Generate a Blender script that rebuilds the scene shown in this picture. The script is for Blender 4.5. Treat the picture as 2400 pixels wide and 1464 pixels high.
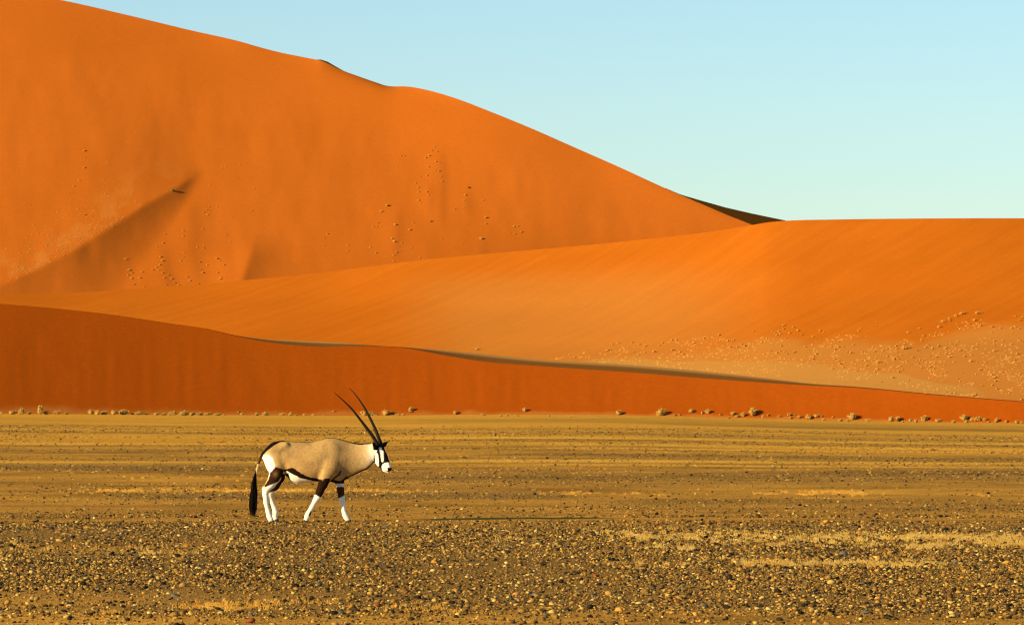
import bpy, bmesh, math, random
import numpy as np
from mathutils import Vector, Matrix
from mathutils.bvhtree import BVHTree

# ------------------------------------------------------------------ clear
for o in list(bpy.data.objects):
    bpy.data.objects.remove(o)
scn = bpy.context.scene
COL = scn.collection
R = math.radians
rng = np.random.default_rng(7)
random.seed(7)

# ------------------------------------------------------------------ camera
# the photograph is 2400 px wide; F = focal length in those pixels, HY = row of the true horizon
F, CX, HY, CAM_H = 11410.0, 1200.0, 896.0, 2.0
cd = bpy.data.cameras.new('camera')
cam = bpy.data.objects.new('camera', cd)
COL.objects.link(cam)
cam.location = (0, 0, CAM_H)
cam.rotation_euler = (R(90), 0, 0)
cd.sensor_width = 36
cd.lens = F / 2400 * 36
cd.shift_y = (HY - 732) / 2400
cd.clip_start = 1
cd.clip_end = 20000
cd.dof.use_dof = True
cd.dof.focus_distance = 70
cd.dof.aperture_fstop = 14
scn.camera = cam

# ------------------------------------------------------------------ sky and sun
SUN_AZ, SUN_EL = 58.0, 15.0        # degrees left of straight behind the camera, elevation
SUN = Vector((-math.sin(R(SUN_AZ)) * math.cos(R(SUN_EL)), -math.cos(R(SUN_AZ)) * math.cos(R(SUN_EL)), math.sin(R(SUN_EL))))
w = bpy.data.worlds.new('World')
scn.world = w
w.use_nodes = True
nt = w.node_tree
bg = nt.nodes['Background']
sky = nt.nodes.new('ShaderNodeTexSky')
sky.sky_type = 'NISHITA'
sky.sun_disc = False
sky.sun_elevation = R(SUN_EL)
sky.sun_rotation = math.atan2(SUN.x, SUN.y)
sky.altitude = 700
sky.air_density = 1.0
sky.dust_density = 0.35
sky.ozone_density = 2.2
tint = nt.nodes.new('ShaderNodeMix')
tint.data_type = 'RGBA'
tint.blend_type = 'MULTIPLY'
tint.inputs[0].default_value = 1
tint.inputs[7].default_value = (0.81, 0.925, 1.01, 1)
nt.links.new(sky.outputs[0], tint.inputs[6])
nt.links.new(tint.outputs[2], bg.inputs[0])
bg.inputs[1].default_value = 0.085

sl = bpy.data.lights.new('sun', 'SUN')
sl.energy = 5.0
sl.angle = R(0.5)
sl.color = (1.0, 0.76, 0.42)
so = bpy.data.objects.new('sun', sl)
COL.objects.link(so)
so.rotation_euler = SUN.to_track_quat('Z', 'Y').to_euler()
so.location = (-100, -60, 60)

scn.view_settings.view_transform = 'Standard'
scn.view_settings.look = 'None'
scn.view_settings.gamma = 1
scn.view_settings.exposure = 0.9
scn.cycles.filter_width = 1.1
scn.cycles.max_bounces = 5
scn.cycles.diffuse_bounces = 2

# ------------------------------------------------------------------ helpers
def at(px, py, d):
    "photo pixel + distance -> world point"
    return np.array(((px - CX) / F * d, d, CAM_H - (py - HY) / F * d))

def tag(o, label=None, cat=None, group=None, kind=None):
    if label: o['label'] = label
    if cat: o['category'] = cat
    if group: o['group'] = group
    if kind: o['kind'] = kind
    return o

def link(name, me, mat=None, parent=None):
    o = bpy.data.objects.new(name, me)
    COL.objects.link(o)
    if mat and me is not None and not me.materials:
        me.materials.append(mat)
    if parent:
        o.parent = parent
    return o

def mesh_np(name, V, faces, smooth=True, color=None, fattr=None):
    "V (n,3); faces (m,k) one polygon size"
    V = np.asarray(V, dtype=np.float32)
    faces = np.asarray(faces, dtype=np.int32)
    me = bpy.data.meshes.new(name)
    m, k = faces.shape
    me.vertices.add(len(V))
    me.vertices.foreach_set('co', V.ravel())
    me.loops.add(m * k)
    me.loops.foreach_set('vertex_index', faces.ravel())
    me.polygons.add(m)
    me.polygons.foreach_set('loop_start', np.arange(0, m * k, k, dtype=np.int32))
    me.polygons.foreach_set('loop_total', np.full(m, k, dtype=np.int32))
    me.polygons.foreach_set('use_smooth', np.full(m, bool(smooth)))
    if color is not None:
        c = np.ones((len(V), 4), dtype=np.float32)
        c[:, :3] = color
        a = me.color_attributes.new('Col', 'FLOAT_COLOR', 'POINT')
        a.data.foreach_set('color', c.ravel())
    for nm, arr in (fattr or {}).items():
        a = me.attributes.new(nm, 'FLOAT', 'POINT')
        a.data.foreach_set('value', np.asarray(arr, dtype=np.float32))
    me.update(calc_edges=True)
    me.validate()
    return me

def vnoise(x, y, seed=0):
    "smooth value noise in -1..1 on numpy arrays"
    x = np.asarray(x, float); y = np.asarray(y, float)
    xi = np.floor(x).astype(np.int64); yi = np.floor(y).astype(np.int64)
    fx = x - xi; fy = y - yi
    fx = fx * fx * (3 - 2 * fx); fy = fy * fy * (3 - 2 * fy)
    def h(a, b):
        n = (a * 374761393 + b * 668265263 + seed * 1442695040888963) & 0x7fffffff
        n = ((n ^ (n >> 13)) * 1274126177) & 0x7fffffff
        return ((n ^ (n >> 16)) & 0xffff) / 32767.5 - 1
    a = h(xi, yi); b = h(xi + 1, yi); c = h(xi, yi + 1); d = h(xi + 1, yi + 1)
    return (a + (b - a) * fx) * (1 - fy) + (c + (d - c) * fx) * fy

def fbm(x, y, seed=0, oct=4):
    s = 0; amp = 0.5
    for k in range(oct):
        s = s + amp * vnoise(x * 2 ** k + 17 * k, y * 2 ** k + 31 * k, seed + k)
        amp *= 0.5
    return s

def sstep(a, b, x):
    t = np.clip((np.asarray(x, float) - a) / (b - a), 0, 1)
    return t * t * (3 - 2 * t)

def spline(pts):
    "monotone-ish cubic (Catmull-Rom slopes) through points, returns function; linear outside"
    xs = np.array([p[0] for p in pts], float); ys = np.array([p[1] for p in pts], float)
    m = np.gradient(ys, xs)
    def f(x):
        x = np.asarray(x, float)
        i = np.clip(np.searchsorted(xs, x) - 1, 0, len(xs) - 2)
        h = xs[i + 1] - xs[i]
        t = (x - xs[i]) / h
        tc = np.clip(t, 0, 1)
        v = ((2 * tc**3 - 3 * tc**2 + 1) * ys[i] + (tc**3 - 2 * tc**2 + tc) * h * m[i]
             + (-2 * tc**3 + 3 * tc**2) * ys[i + 1] + (tc**3 - tc**2) * h * m[i + 1])
        v = v + np.where(t < 0, t * h * m[0], 0) + np.where(t > 1, (t - 1) * h * m[-1], 0)
        return v
    return f

def poly_in(poly, x, y):
    inside = np.zeros(np.shape(x), bool)
    n = len(poly)
    for i in range(n):
        x1, y1 = poly[i]; x2, y2 = poly[(i + 1) % n]
        if y1 == y2: continue
        c = ((y1 > y) != (y2 > y)) & (x < (x2 - x1) * (y - y1) / (y2 - y1) + x1)
        inside ^= c
    return inside

def seg_dist(x, y, pts):
    "distance to a polyline"
    d = np.full(np.shape(x), 1e9)
    for (x1, y1), (x2, y2) in zip(pts[:-1], pts[1:]):
        L = (x2 - x1)**2 + (y2 - y1)**2
        t = np.clip(((x - x1) * (x2 - x1) + (y - y1) * (y2 - y1)) / L, 0, 1)
        d = np.minimum(d, np.hypot(x - x1 - t * (x2 - x1), y - y1 - t * (y2 - y1)))
    return d

# ------------------------------------------------------------------ materials
def new_mat(name, rough=0.9, spec=0.2):
    m = bpy.data.materials.new(name)
    m.use_nodes = True
    b = m.node_tree.nodes['Principled BSDF']
    b.inputs['Roughness'].default_value = rough
    b.inputs['Specular IOR Level'].default_value = spec
    return m, m.node_tree, b

def nd(t, typ, **kw):
    n = t.nodes.new(typ)
    for k, v in kw.items():
        setattr(n, k, v)
    return n

def mixrgb(t, a, b, fac, blend='MIX'):
    n = nd(t, 'ShaderNodeMix', data_type='RGBA', blend_type=blend)
    for sock, v in ((n.inputs[0], fac), (n.inputs[6], a), (n.inputs[7], b)):
        if hasattr(v, 'is_linked'): t.links.new(v, sock)
        elif isinstance(v, (int, float)): sock.default_value = v
        else: sock.default_value = (*v, 1)
    return n.outputs[2]

def noise(t, vec, scale, detail=4, rough=0.55):
    n = nd(t, 'ShaderNodeTexNoise')
    n.inputs['Scale'].default_value = scale
    n.inputs['Detail'].default_value = detail
    n.inputs['Roughness'].default_value = rough
    t.links.new(vec, n.inputs['Vector'])
    return n.outputs[0]

def ramp(t, fac, stops):
    n = nd(t, 'ShaderNodeValToRGB')
    el = n.color_ramp.elements
    el[0].position, el[0].color = stops[0][0], (*stops[0][1], 1)
    el[1].position, el[1].color = stops[-1][0], (*stops[-1][1], 1)
    for p, c in stops[1:-1]:
        e = el.new(p); e.color = (*c, 1)
    t.links.new(fac, n.inputs[0])
    return n.outputs[0]

def mapping(t, vec, scale=(1, 1, 1), rot=(0, 0, 0)):
    n = nd(t, 'ShaderNodeMapping')
    n.inputs['Scale'].default_value = scale
    n.inputs['Rotation'].default_value = rot
    t.links.new(vec, n.inputs[0])
    return n.outputs[0]

def bump(t, b, height, strength, dist):
    n = nd(t, 'ShaderNodeBump')
    n.inputs['Strength'].default_value = strength
    n.inputs['Distance'].default_value = dist
    t.links.new(height, n.inputs['Height'])
    t.links.new(n.outputs[0], b.inputs['Normal'])

def sand_mat(name, c0, c1, tan, streak, fine_scale, bumpd, streak_amt=0.35, fine_amt=0.06, diag=0.0):
    "dune sand: two sand colours, coarse tan sand where the attribute 'tan' is set, faint avalanche streaks"
    m, t, b = new_mat(name, 1.0, 0.0)
    pos = nd(t, 'ShaderNodeNewGeometry').outputs['Position']
    big = noise(t, pos, 0.03, 5)
    st = noise(t, mapping(t, pos, streak), 1.0, 4, 0.6)
    fine = noise(t, pos, fine_scale, 3, 0.7)
    col = mixrgb(t, c0, c1, ramp(t, big, [(0.3, (0, 0, 0)), (0.7, (1, 1, 1))]))
    k = ramp(t, st, [(0.3, (1 - streak_amt,) * 3), (0.7, (1, 1, 1))])
    col = mixrgb(t, col, k, 1.0, 'MULTIPLY')
    if diag:                                       # faint oblique wind streaks
        dn = noise(t, mapping(t, mapping(t, pos, (1, 1, 0), (0, 0, R(-66))), (0.02, 0.42, 1)), 1.0, 5, 0.65)
        col = mixrgb(t, col, ramp(t, dn, [(0.30, (1 - diag, 1 - 1.25 * diag, 1 - diag)), (0.70, (1 + diag, 1 + 1.25 * diag, 1 + 2 * diag))]), 1.0, 'MULTIPLY')
    at_ = nd(t, 'ShaderNodeAttribute', attribute_name='tan')
    col = mixrgb(t, col, tan, at_.outputs['Fac'])
    dk = nd(t, 'ShaderNodeAttribute', attribute_name='dark')  # umber that paints shade, set only along the near dune brink
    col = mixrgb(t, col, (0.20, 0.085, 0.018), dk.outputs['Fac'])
    col = mixrgb(t, col, ramp(t, fine, [(0.25, (1 - fine_amt,) * 3), (0.75, (1 + fine_amt,) * 3)]), 1.0, 'MULTIPLY')
    t.links.new(col, b.inputs['Base Color'])
    bump(t, b, fine, 0.3, bumpd)
    return m

M = {}
M['sand_far'] = sand_mat('sand_big_dune', (0.435, 0.112, 0.010), (0.47, 0.122, 0.012), (0.52, 0.20, 0.04), (0.05, 0.012, 0.012), 1.1, 0.08, 0.05, 0.05)
M['sand_mid'] = sand_mat('sand_middle_dune', (0.485, 0.124, 0.007), (0.535, 0.142, 0.009), (0.50, 0.230, 0.045), (0.09, 0.02, 0.02), 1.8, 0.05, 0.08, 0.06, 0.06)
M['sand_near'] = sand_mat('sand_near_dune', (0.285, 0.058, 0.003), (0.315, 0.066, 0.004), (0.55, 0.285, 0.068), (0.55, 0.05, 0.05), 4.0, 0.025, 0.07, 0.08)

# plain of sand and grit
m, t, b = new_mat('gravel_plain_soil', 1.0, 0.0)
pos = nd(t, 'ShaderNodeNewGeometry').outputs['Position']
n1 = noise(t, mapping(t, pos, (0.10, 0.16, 1)), 1.0, 6, 0.6)
n2 = noise(t, mapping(t, pos, (0.35, 0.30, 1)), 1.0, 5, 0.6)
n3 = noise(t, pos, 9.0, 5, 0.75)
n4 = noise(t, pos, 34.0, 3, 0.8)
soil = ramp(t, n1, [(0.30, (0.35, 0.182, 0.040)), (0.45, (0.50, 0.256, 0.046)), (0.58, (0.59, 0.305, 0.050)), (0.72, (0.70, 0.375, 0.056))])
soil = mixrgb(t, soil, ramp(t, n2, [(0.32, (0.58, 0.58, 0.60)), (0.60, (1.08, 1.05, 1.0))]), 1.0, 'MULTIPLY')
at_ = nd(t, 'ShaderNodeAttribute', attribute_name='tan')
soil = mixrgb(t, soil, (0.76, 0.365, 0.040), at_.outputs['Fac'])
ag = nd(t, 'ShaderNodeAttribute', attribute_name='gold')
soil = mixrgb(t, soil, (0.86, 0.46, 0.060), ag.outputs['Fac'])
ad = nd(t, 'ShaderNodeAttribute', attribute_name='dark')
soil = mixrgb(t, soil, (0.23, 0.135, 0.042), ad.outputs['Fac'])
soil = mixrgb(t, soil, ramp(t, n3, [(0.32, (0.45, 0.43, 0.40)), (0.5, (1, 1, 1)), (0.68, (1.4, 1.36, 1.25))]), 0.9, 'MULTIPLY')
soil = mixrgb(t, soil, ramp(t, n4, [(0.30, (0.6, 0.58, 0.55)), (0.5, (1, 1, 1)), (0.70, (1.3, 1.28, 1.2))]), 0.7, 'MULTIPLY')
t.links.new(soil, b.inputs['Base Color'])
bump(t, b, n3, 0.8, 0.05)
M['soil'] = m

def col_mat(name, rough, spec, nscale, amt, bmp=None):
    "vertex colour x small noise"
    m, t, b = new_mat(name, rough, spec)
    a = nd(t, 'ShaderNodeVertexColor', layer_name='Col')
    pos = nd(t, 'ShaderNodeTexCoord').outputs['Object']
    n = noise(t, pos, nscale, 4, 0.65)
    c = mixrgb(t, a.outputs[0], ramp(t, n, [(0.3, (1 - amt,) * 3), (0.7, (1 + amt,) * 3)]), 1.0, 'MULTIPLY')
    t.links.new(c, b.inputs['Base Color'])
    if bmp: bump(t, b, n, bmp[0], bmp[1])
    return m
M['gravel'] = col_mat('gravel_stones', 0.85, 0.04, 40, 0.25)
M['straw'] = col_mat('dry_straw', 0.8, 0.2, 20, 0.15)
M['hide'] = col_mat('oryx_hide', 0.85, 0.05, 26, 0.14, (0.6, 0.012))
M['shrub'] = col_mat('pale_shrub', 0.85, 0.15, 6, 0.25)

def plain(name, c, rough=0.6, spec=0.3, nscale=30, amt=0.3):
    m, t, b = new_mat(name, rough, spec)
    tc = nd(t, 'ShaderNodeTexCoord').outputs['Object']
    n = noise(t, tc, nscale, 4, 0.65)
    cc = mixrgb(t, c, ramp(t, n, [(0.3, (1 - amt,) * 3), (0.7, (1 + amt,) * 3)]), 1.0, 'MULTIPLY')
    t.links.new(cc, b.inputs['Base Color'])
    return m
STONE_COL = {
    'dark brown': (0.075, 0.044, 0.018), 'black': (0.020, 0.018, 0.014), 'pale cream': (0.50, 0.36, 0.11),
    'orange tan': (0.46, 0.22, 0.05), 'slate grey': (0.10, 0.098, 0.075), 'rust red': (0.30, 0.085, 0.030),
    'tan brown': (0.27, 0.155, 0.045)}
for k, c in STONE_COL.items():
    M['stone ' + k] = plain('stone_' + k.replace(' ', '_'), c, 0.65, 0.15)
M['horn'] = plain('horn_dark', (0.020, 0.013, 0.0065), 0.65, 0.06, 60, 0.4)
M['hoof'] = plain('hoof_dark', (0.05, 0.035, 0.02), 0.5, 0.3)
M['hair'] = plain('tail_hair_black', (0.007, 0.005, 0.004), 0.8, 0.05)
M['eye'] = plain('eye_dark', (0.01, 0.008, 0.006), 0.15, 0.5)

# ------------------------------------------------------------------ ground
# rows of the plain's far edge (foot of the near dune) in the photograph and its distance
foot_y = spline([(-800, 962), (0, 969), (400, 971), (800, 973.5), (1200, 971), (1500, 973), (1700, 978), (2000, 985), (2400, 992), (3200, 1000)])
foot_d = spline([(-800, 256), (0, 263), (600, 266), (1200, 266), (1800, 263), (2400, 257), (3200, 246)])
def foot_z(px):
    return CAM_H - (foot_y(px) - HY) / F * foot_d(px)

def ground_z(x, y):
    "height of the plain: flat near the camera, rising very gently to the dune foot"
    x = np.asarray(x, float); y = np.asarray(y, float)
    px = CX + F * x / np.maximum(y, 20)
    px = np.clip(px, -1500, 3900)
    rise = foot_z(px) * sstep(85, 235, y)
    return rise + 0.035 * fbm(x * 0.11, y * 0.09, 3) * sstep(30, 60, y) * (1 - sstep(200, 240, y)) + 0.05 * np.exp(-((y - 69.0 - 0.6 * vnoise(x * 0.3, 0 * x, 5)) / 1.2)**2) * 0

# strips of darker gravel and of golden grassy sand that cross the plain: (distance, half width, strength, from, to in metres of x per metre of distance)
DARK_STRIPS = [(219, 7, .55, -.02, .3), (196, 5, .45, -.3, -.03), (176, 2.5, .4, -.3, .3), (158, 2.2, .45, -.02, .3), (137, 3, .65, -.3, -.03), (131, 3, .6, .0, .3), (125, 1.5, .4, -.3, .3), (114, 3.2, .9, -.3, -.05), (105, 7.5, 1.0, -.035, .3), (84.5, 3.2, .8, -.085, .01), (80, 3.0, .4, .02, .3), (76, 1.6, .35, -.3, -.02)]
GOLD_STRIPS = [(205, 5, .5, -.3, .3), (186, 4, .6, -.3, .3), (167, 3, .9, -.3, .3), (150, 2.5, .9, -.3, .3), (142, 1.5, 1., .0, .3), (121, 2.0, 1., -.3, .3), (117, 1.0, .8, .0, .3), (89.5, .9, 1., -.08, -.02), (90, .9, .7, .05, .08)]
def strips(X, Y, lst, seed):
    v = np.zeros(np.broadcast(X, Y).shape)
    for k, (d0, hw, st, a0, a1) in enumerate(lst):
        q = X / np.maximum(Y, 10)
        wv_ = hw * 1.3 * fbm(X * 0.05 + 9 * k, 0 * X + k, seed + k, 3)
        ed = sstep(a0 - .012, a0 + .012, q) * (1 - sstep(a1 - .012, a1 + .012, q))
        br = np.clip(0.75 + 0.9 * fbm(X * 0.07 + 5 * k, Y * 0.10, seed + 40 + k, 4), 0, 1)
        v = np.maximum(v, st * br * ed * np.exp(-(np.abs(Y - d0 - wv_) / hw) ** 2.5))
    return v

gx = np.unique(np.concatenate([np.linspace(-3000, -60, 30), np.linspace(-60, 60, 161), np.linspace(60, 3000, 30)]))
gy = np.unique(np.concatenate([np.linspace(-3000, 20, 20), np.arange(20, 330, 0.75), np.linspace(330, 6000, 40)]))
GX, GY = np.meshgrid(gx, gy)
GZ = ground_z(GX, GY)
GZ = np.where(GY > 290, np.minimum(GZ, 0.2) - 0.4 * sstep(290, 330, GY), GZ)
nxg, nyg = len(gx), len(gy)
idx = np.arange(nxg * nyg).reshape(nyg, nxg)
quads = np.stack([idx[:-1, :-1], idx[:-1, 1:], idx[1:, 1:], idx[1:, :-1]], -1).reshape(-1, 4)
wob = 12 * fbm(GX * 0.05, GY * 0.02, 9)
tan_g = np.clip(sstep(222, 244, GY + wob) * 0.9, 0, 1)
tan_g = np.maximum(tan_g, 0.75 * sstep(100, 150, GY) * sstep(-0.12, 0.25, fbm(GX * 0.035, GY * 0.05, 10, 5)))
tan_g = np.maximum(tan_g, 0.35 * sstep(120, 190, GY))
me = mesh_np('gravel_plain', np.stack([GX, GY, GZ], -1).reshape(-1, 3), quads, True, fattr={'tan': tan_g.ravel(), 'dark': np.maximum(strips(GX, GY, DARK_STRIPS, 301), 0.75 * (1 - sstep(67.5, 70.5, GY)) * sstep(40.5, 43.5, GY + 1.5 * fbm(GX * .3, GX * 0, 63)) * np.clip(.85 + fbm(GX * 0.2, GY * 0.25, 77, 4), 0, 1)).ravel(), 'gold': strips(GX, GY, GOLD_STRIPS, 401).ravel()})  # 'dark': gravel strips, plus painted shade on the soil between foreground stones
plain_o = tag(link('gravel_plain', me, M['soil']), 'flat stony plain of ochre sand and gravel in front of the dunes', kind='structure')

# ------------------------------------------------------------------ dunes
SOLIDS = {}
def loft(name, cols, rows_list, mat, label, tanf=None):
    """rows_list: list of patches; each patch is (nrow, ncol, 3) grid sharing the columns.
    Patches keep separate vertices so that crests stay crisp."""
    V = []; Fq = []; T = []; DK = []; off = 0
    for G, tanm, *dk_ in rows_list:
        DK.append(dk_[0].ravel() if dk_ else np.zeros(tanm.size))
        nr, nc = G.shape[:2]
        i = np.arange(nr * nc).reshape(nr, nc) + off
        q = np.stack([i[:-1, :-1], i[:-1, 1:], i[1:, 1:], i[1:, :-1]], -1).reshape(-1, 4)
        V.append(G.reshape(-1, 3)); Fq.append(q); T.append(tanm.ravel()); off += nr * nc
    V = np.concatenate(V); Fq = np.concatenate(Fq); T = np.concatenate(T)
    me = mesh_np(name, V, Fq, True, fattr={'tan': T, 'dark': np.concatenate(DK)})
    o = tag(link(name, me, mat), label, kind='structure')
    SOLIDS[name] = BVHTree.FromPolygons(V.tolist(), Fq.tolist())
    return o

def grid(PX, D, Z):
    return np.stack([(PX - CX) / F * D, D, Z], -1)

def pix(G):
    return CX + F * G[..., 0] / G[..., 1], HY - F * (G[..., 2] - CAM_H) / G[..., 1]

# ---- near dune: low slip face across the whole picture
brink_y = spline([(-800, 655), (-300, 682), (0, 712), (120, 722), (250, 736), (400, 758), (480, 770), (560, 789), (640, 803), (760, 813), (850, 811),
                  (960, 817), (1040, 832), (1120, 845), (1300, 860), (1500, 874), (1700, 890), (1900, 903), (2000, 908), (2200, 926), (2400, 942), (2700, 962), (3200, 985)])
top_y = spline([(-800, 655), (-300, 682), (0, 712), (120, 722), (250, 736), (400, 758), (480, 769.5), (560, 787), (610, 793), (700, 798), (820, 804), (880, 809.5),
                (960, 814), (1100, 826), (1260, 842), (1440, 852), (1640, 869), (1800, 886), (1900, 898), (2000, 905), (2200, 924), (2400, 940), (2700, 960), (3200, 984)])
cols = np.linspace(-700, 3100, 761)
fd, fz = foot_d(cols), foot_z(cols)
by = brink_y(cols)
tanA = 0.60
# brink distance where the 31 degree slip face meets the brink row
kb = (HY - by) / F
bd = (CAM_H - fz + fd * tanA) / (tanA - kb)
bz = CAM_H + kb * bd
s = np.linspace(0, 1, 70)[:, None]
D = fd + (bd - fd) * s
wav = 0.05 * fbm(cols[None] * 0.012 + 0 * s, s * 1.5 + 0 * cols[None], 21) + 0.018 * vnoise(cols[None] * 0.06 + 0 * s, s * 0.8 + 0 * cols[None], 22)
Z = fz + (bz - fz) * (s ** 1.06) + 0 * D
D = D + wav * np.sin(np.pi * np.clip(s, 0, 1)) * 1.2
PXg = cols[None] + 0 * D
front = grid(PXg, D, Z)
tanm = np.zeros_like(D)
tanm = np.maximum(tanm, 0.25 * (1 - sstep(0.0, 0.10, s + 0.06 * fbm(PXg * 0.02, s * 3, 4))))
# rounded top behind the brink, then the back slope
ty = np.minimum(top_y(cols), by - 0.05)
td = bd + 2.5 + 3.5 * sstep(0, 25, by - ty)
tz = CAM_H + (HY - ty) / F * td
s2 = np.linspace(0, 1, 14)[:, None]
D2 = bd + (td - bd) * s2
Z2 = bz + (tz - bz) * (np.sin(s2 * np.pi / 2) ** 0.9)
cap = grid(cols[None] + 0 * D2, D2, Z2)
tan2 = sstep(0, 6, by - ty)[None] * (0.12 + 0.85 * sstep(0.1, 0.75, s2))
brink_shade = sstep(0, 5, by - ty)[None] * (1 - sstep(0.25, 0.60, s2)) * 0.9  # shading just behind the brink, painted into the sand colour
s3 = np.linspace(0, 1, 16)[:, None]
D3 = td + 70 * s3
Z3 = tz - (tz + 0.6) * sstep(0, 1, s3)
back = grid(cols[None] + 0 * D3, D3, Z3)
loft('near_dune', cols, [(front, tanm), (cap, tan2, brink_shade), (back, 0 * D3 + 0.5)], M['sand_near'], 'low deep orange dune with a steep smooth slip face behind the plain')

# ---- middle dune: bright oblique slope
mid_y = spline([(-800, 700), (-300, 694), (0, 690), (150, 687), (300, 678), (450, 667), (600, 654), (760, 638), (900, 620), (1000, 608), (1150, 594), (1300, 581),
                (1500, 562), (1650, 545), (1765, 527), (1800, 521), (1840, 517.5), (1950, 514.5), (2100, 512.5), (2400, 511.5), (2800, 516), (3300, 530)])
mid_d = spline([(-800, 690), (0, 685), (600, 668), (1200, 630), (1800, 575), (2400, 535), (3300, 500)])
midf_d = spline([(-800, 480), (0, 478), (600, 465), (1200, 438), (1800, 400), (2400, 370), (3300, 340)])
cols = np.linspace(-700, 3200, 521)
cdm = mid_d(cols); cz = CAM_H + (HY - mid_y(cols)) / F * cdm
fdm = midf_d(cols); fzm = np.full_like(cols, -0.2)
s = np.linspace(0, 1, 160)[:, None]
D = fdm + (cdm - fdm) * s
# gentle apron, steeper upper slope
prof = 0.22 * s + 0.78 * s ** 1.55
Z = fzm + (cz - fzm) * prof
PXg = cols[None] + 0 * D
env = np.sin(np.pi * np.clip(s, 0, 1)) ** 0.8
X = (PXg - CX) / F * D
und = 0.9 * fbm((X + 0.35 * D) * 0.016, (X * 0.4 - D) * 0.004, 31, 3) + 0.22 * fbm((X + 0.5 * D) * 0.06, (X - D) * 0.006, 33, 2)
Z = Z + und * env
mid = grid(PXg, D, Z)
PX_, PY_ = pix(mid)
PYn = PY_ + 9 * fbm(PX_ * 0.01, PY_ * 0.03, 35) * 2
# coarse pale sand spread over the lower right of the slope
edge = np.interp(PX_, [1000, 1280, 1420, 1560, 1840, 2000, 2150, 2260, 2330, 2500], [900, 838, 815, 800, 775, 780, 795, 760, 750, 745])
tanm = 0.55 * sstep(0, 35, PYn - edge) * sstep(1150, 1400, PX_)
edge2 = np.interp(PX_, [1300, 1450, 1600, 1900, 2100, 2300, 2500], [850, 842, 838, 843, 868, 910, 930])
tanm = np.maximum(tanm, 0.95 * sstep(-6, 8, PYn - edge2) * sstep(1200, 1380, PX_) * (1 - sstep(2250, 2400, PX_)))
tanm = np.maximum(tanm, 0.42 * sstep(-0.1, 0.4, fbm((X + 0.45 * D) * 0.02, (X - D) * 0.003, 39, 4)) * sstep(850, 1150, PX_) * (1 - sstep(1500, 1900, PX_)) * sstep(590, 680, PY_))
s3 = np.linspace(0, 1, 24)[:, None]
D3 = cdm + 60 * s3
Z3 = cz - (cz + 0.6) * sstep(-0.15, 1, s3) + (cz + 0.6) * sstep(-0.15, 1, np.zeros(1))
back = grid(cols[None] + 0 * D3, D3, Z3)
loft('middle_dune', cols, [(mid, tanm), (back, 0 * D3)], M['sand_mid'], 'bright orange middle dune with a long smooth rising crest')

# ---- big dune: high face filling the upper left
big_y = spline([(-900, -190), (-500, -120), (-200, -62), (0, -24), (150, 2), (300, 36), (450, 72), (560, 97), (620, 114), (660, 124), (700, 132), (735, 139), (752, 142.5), (770, 150.5), (790, 160),
                (840, 179), (880, 193), (905, 201), (925, 203), (945, 202.5), (970, 205), (1000, 211), (1060, 228), (1150, 262), (1250, 303), (1350, 347), (1450, 391), (1550, 437),
                (1595, 457), (1650, 480.5), (1700, 502), (1765, 528), (1850, 566), (2000, 630), (2200, 720)])
big_d = spline([(-900, 1075), (0, 1048), (750, 1015), (1300, 972), (1765, 936), (2200, 920)])
bigf_d = spline([(-900, 860), (0, 855), (750, 850), (1300, 856), (1765, 872), (2200, 880)])
cols = np.linspace(-800, 2100, 484)
cdb = big_d(cols); czb = CAM_H + (HY - big_y(cols)) / F * cdb
big_smooth = spline([(-900, -190), (-200, -62), (150, 2), (450, 74), (800, 158), (1150, 262), (1450, 391), (1765, 528), (2000, 630), (2200, 720)])
czs = CAM_H + (HY - big_smooth(cols)) / F * cdb
fdb = bigf_d(cols)
s = np.linspace(0, 1, 180)[:, None]
D = fdb + (cdb - fdb) * s
Z = -0.5 + (czs + 0.5) * (0.55 * s + 0.45 * s ** 1.5) + (czb - czs) * s ** 45
PXg = cols[None] + 0 * D
base = grid(PXg, D, Z)
PX_, PY_ = pix(base)
# relief pushed out of the face: spur on the left, small rib, broad hollows
spur = np.array([(470, 405), (405, 446), (340, 482), (270, 528), (170, 592), (60, 646), (-100, 715), (-300, 790)], float)
dsp = seg_dist(PX_, PY_, spur.tolist())
ysp = np.interp(PX_, spur[::-1, 0], spur[::-1, 1])
below = PY_ - ysp                      # >0 : the side right of / under the spur
wsp = np.clip(270 * (1 - np.exp(-np.maximum(490 - PX_, 0) / 290.0)), 4, None)
fac = np.clip(1 - dsp / wsp, 0, 1)
ramp_l = 1 - sstep(330, 480, PX_)
D = D - 0.037 * wsp * np.where(below < 0, np.exp(-(dsp / (0.55 * wsp)) ** 1.2), fac ** 1.7) * sstep(4, 60, wsp)
rib = np.interp(PY_, [520, 570, 620, 660, 700], [605, 596, 580, 568, 562])
dr = PX_ - rib
D = D - 2.6 * np.where(dr < 0, np.exp(-np.abs(dr / 55) ** 1.4), np.exp(-np.abs(dr / 45) ** 1.3)) * sstep(540, 620, PY_)
for (rx, ry0, ry1, rw, ra) in ((1030, 350, 520, 16, 1.0), (1005, 420, 500, 10, 0.5), (1090, 440, 500, 12, 0.8), (440, 470, 640, 22, 1.0), (380, 590, 670, 20, 1.2), (520, 580, 670, 22, 1.0), (925, 480, 600, 14, 0.7)):
    dr = PX_ - rx
    D = D - 0.45 * ra * np.where(dr < 0, np.exp(-(dr / (2.2 * rw)) ** 2), np.exp(-(dr / rw) ** 2)) * sstep(ry0 - 20, ry0 + 40, PY_) * (1 - sstep(ry1 - 30, ry1 + 30, PY_))
env = sstep(0, 0.25, 1 - s)
X = (PXg - CX) / F * D
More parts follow.
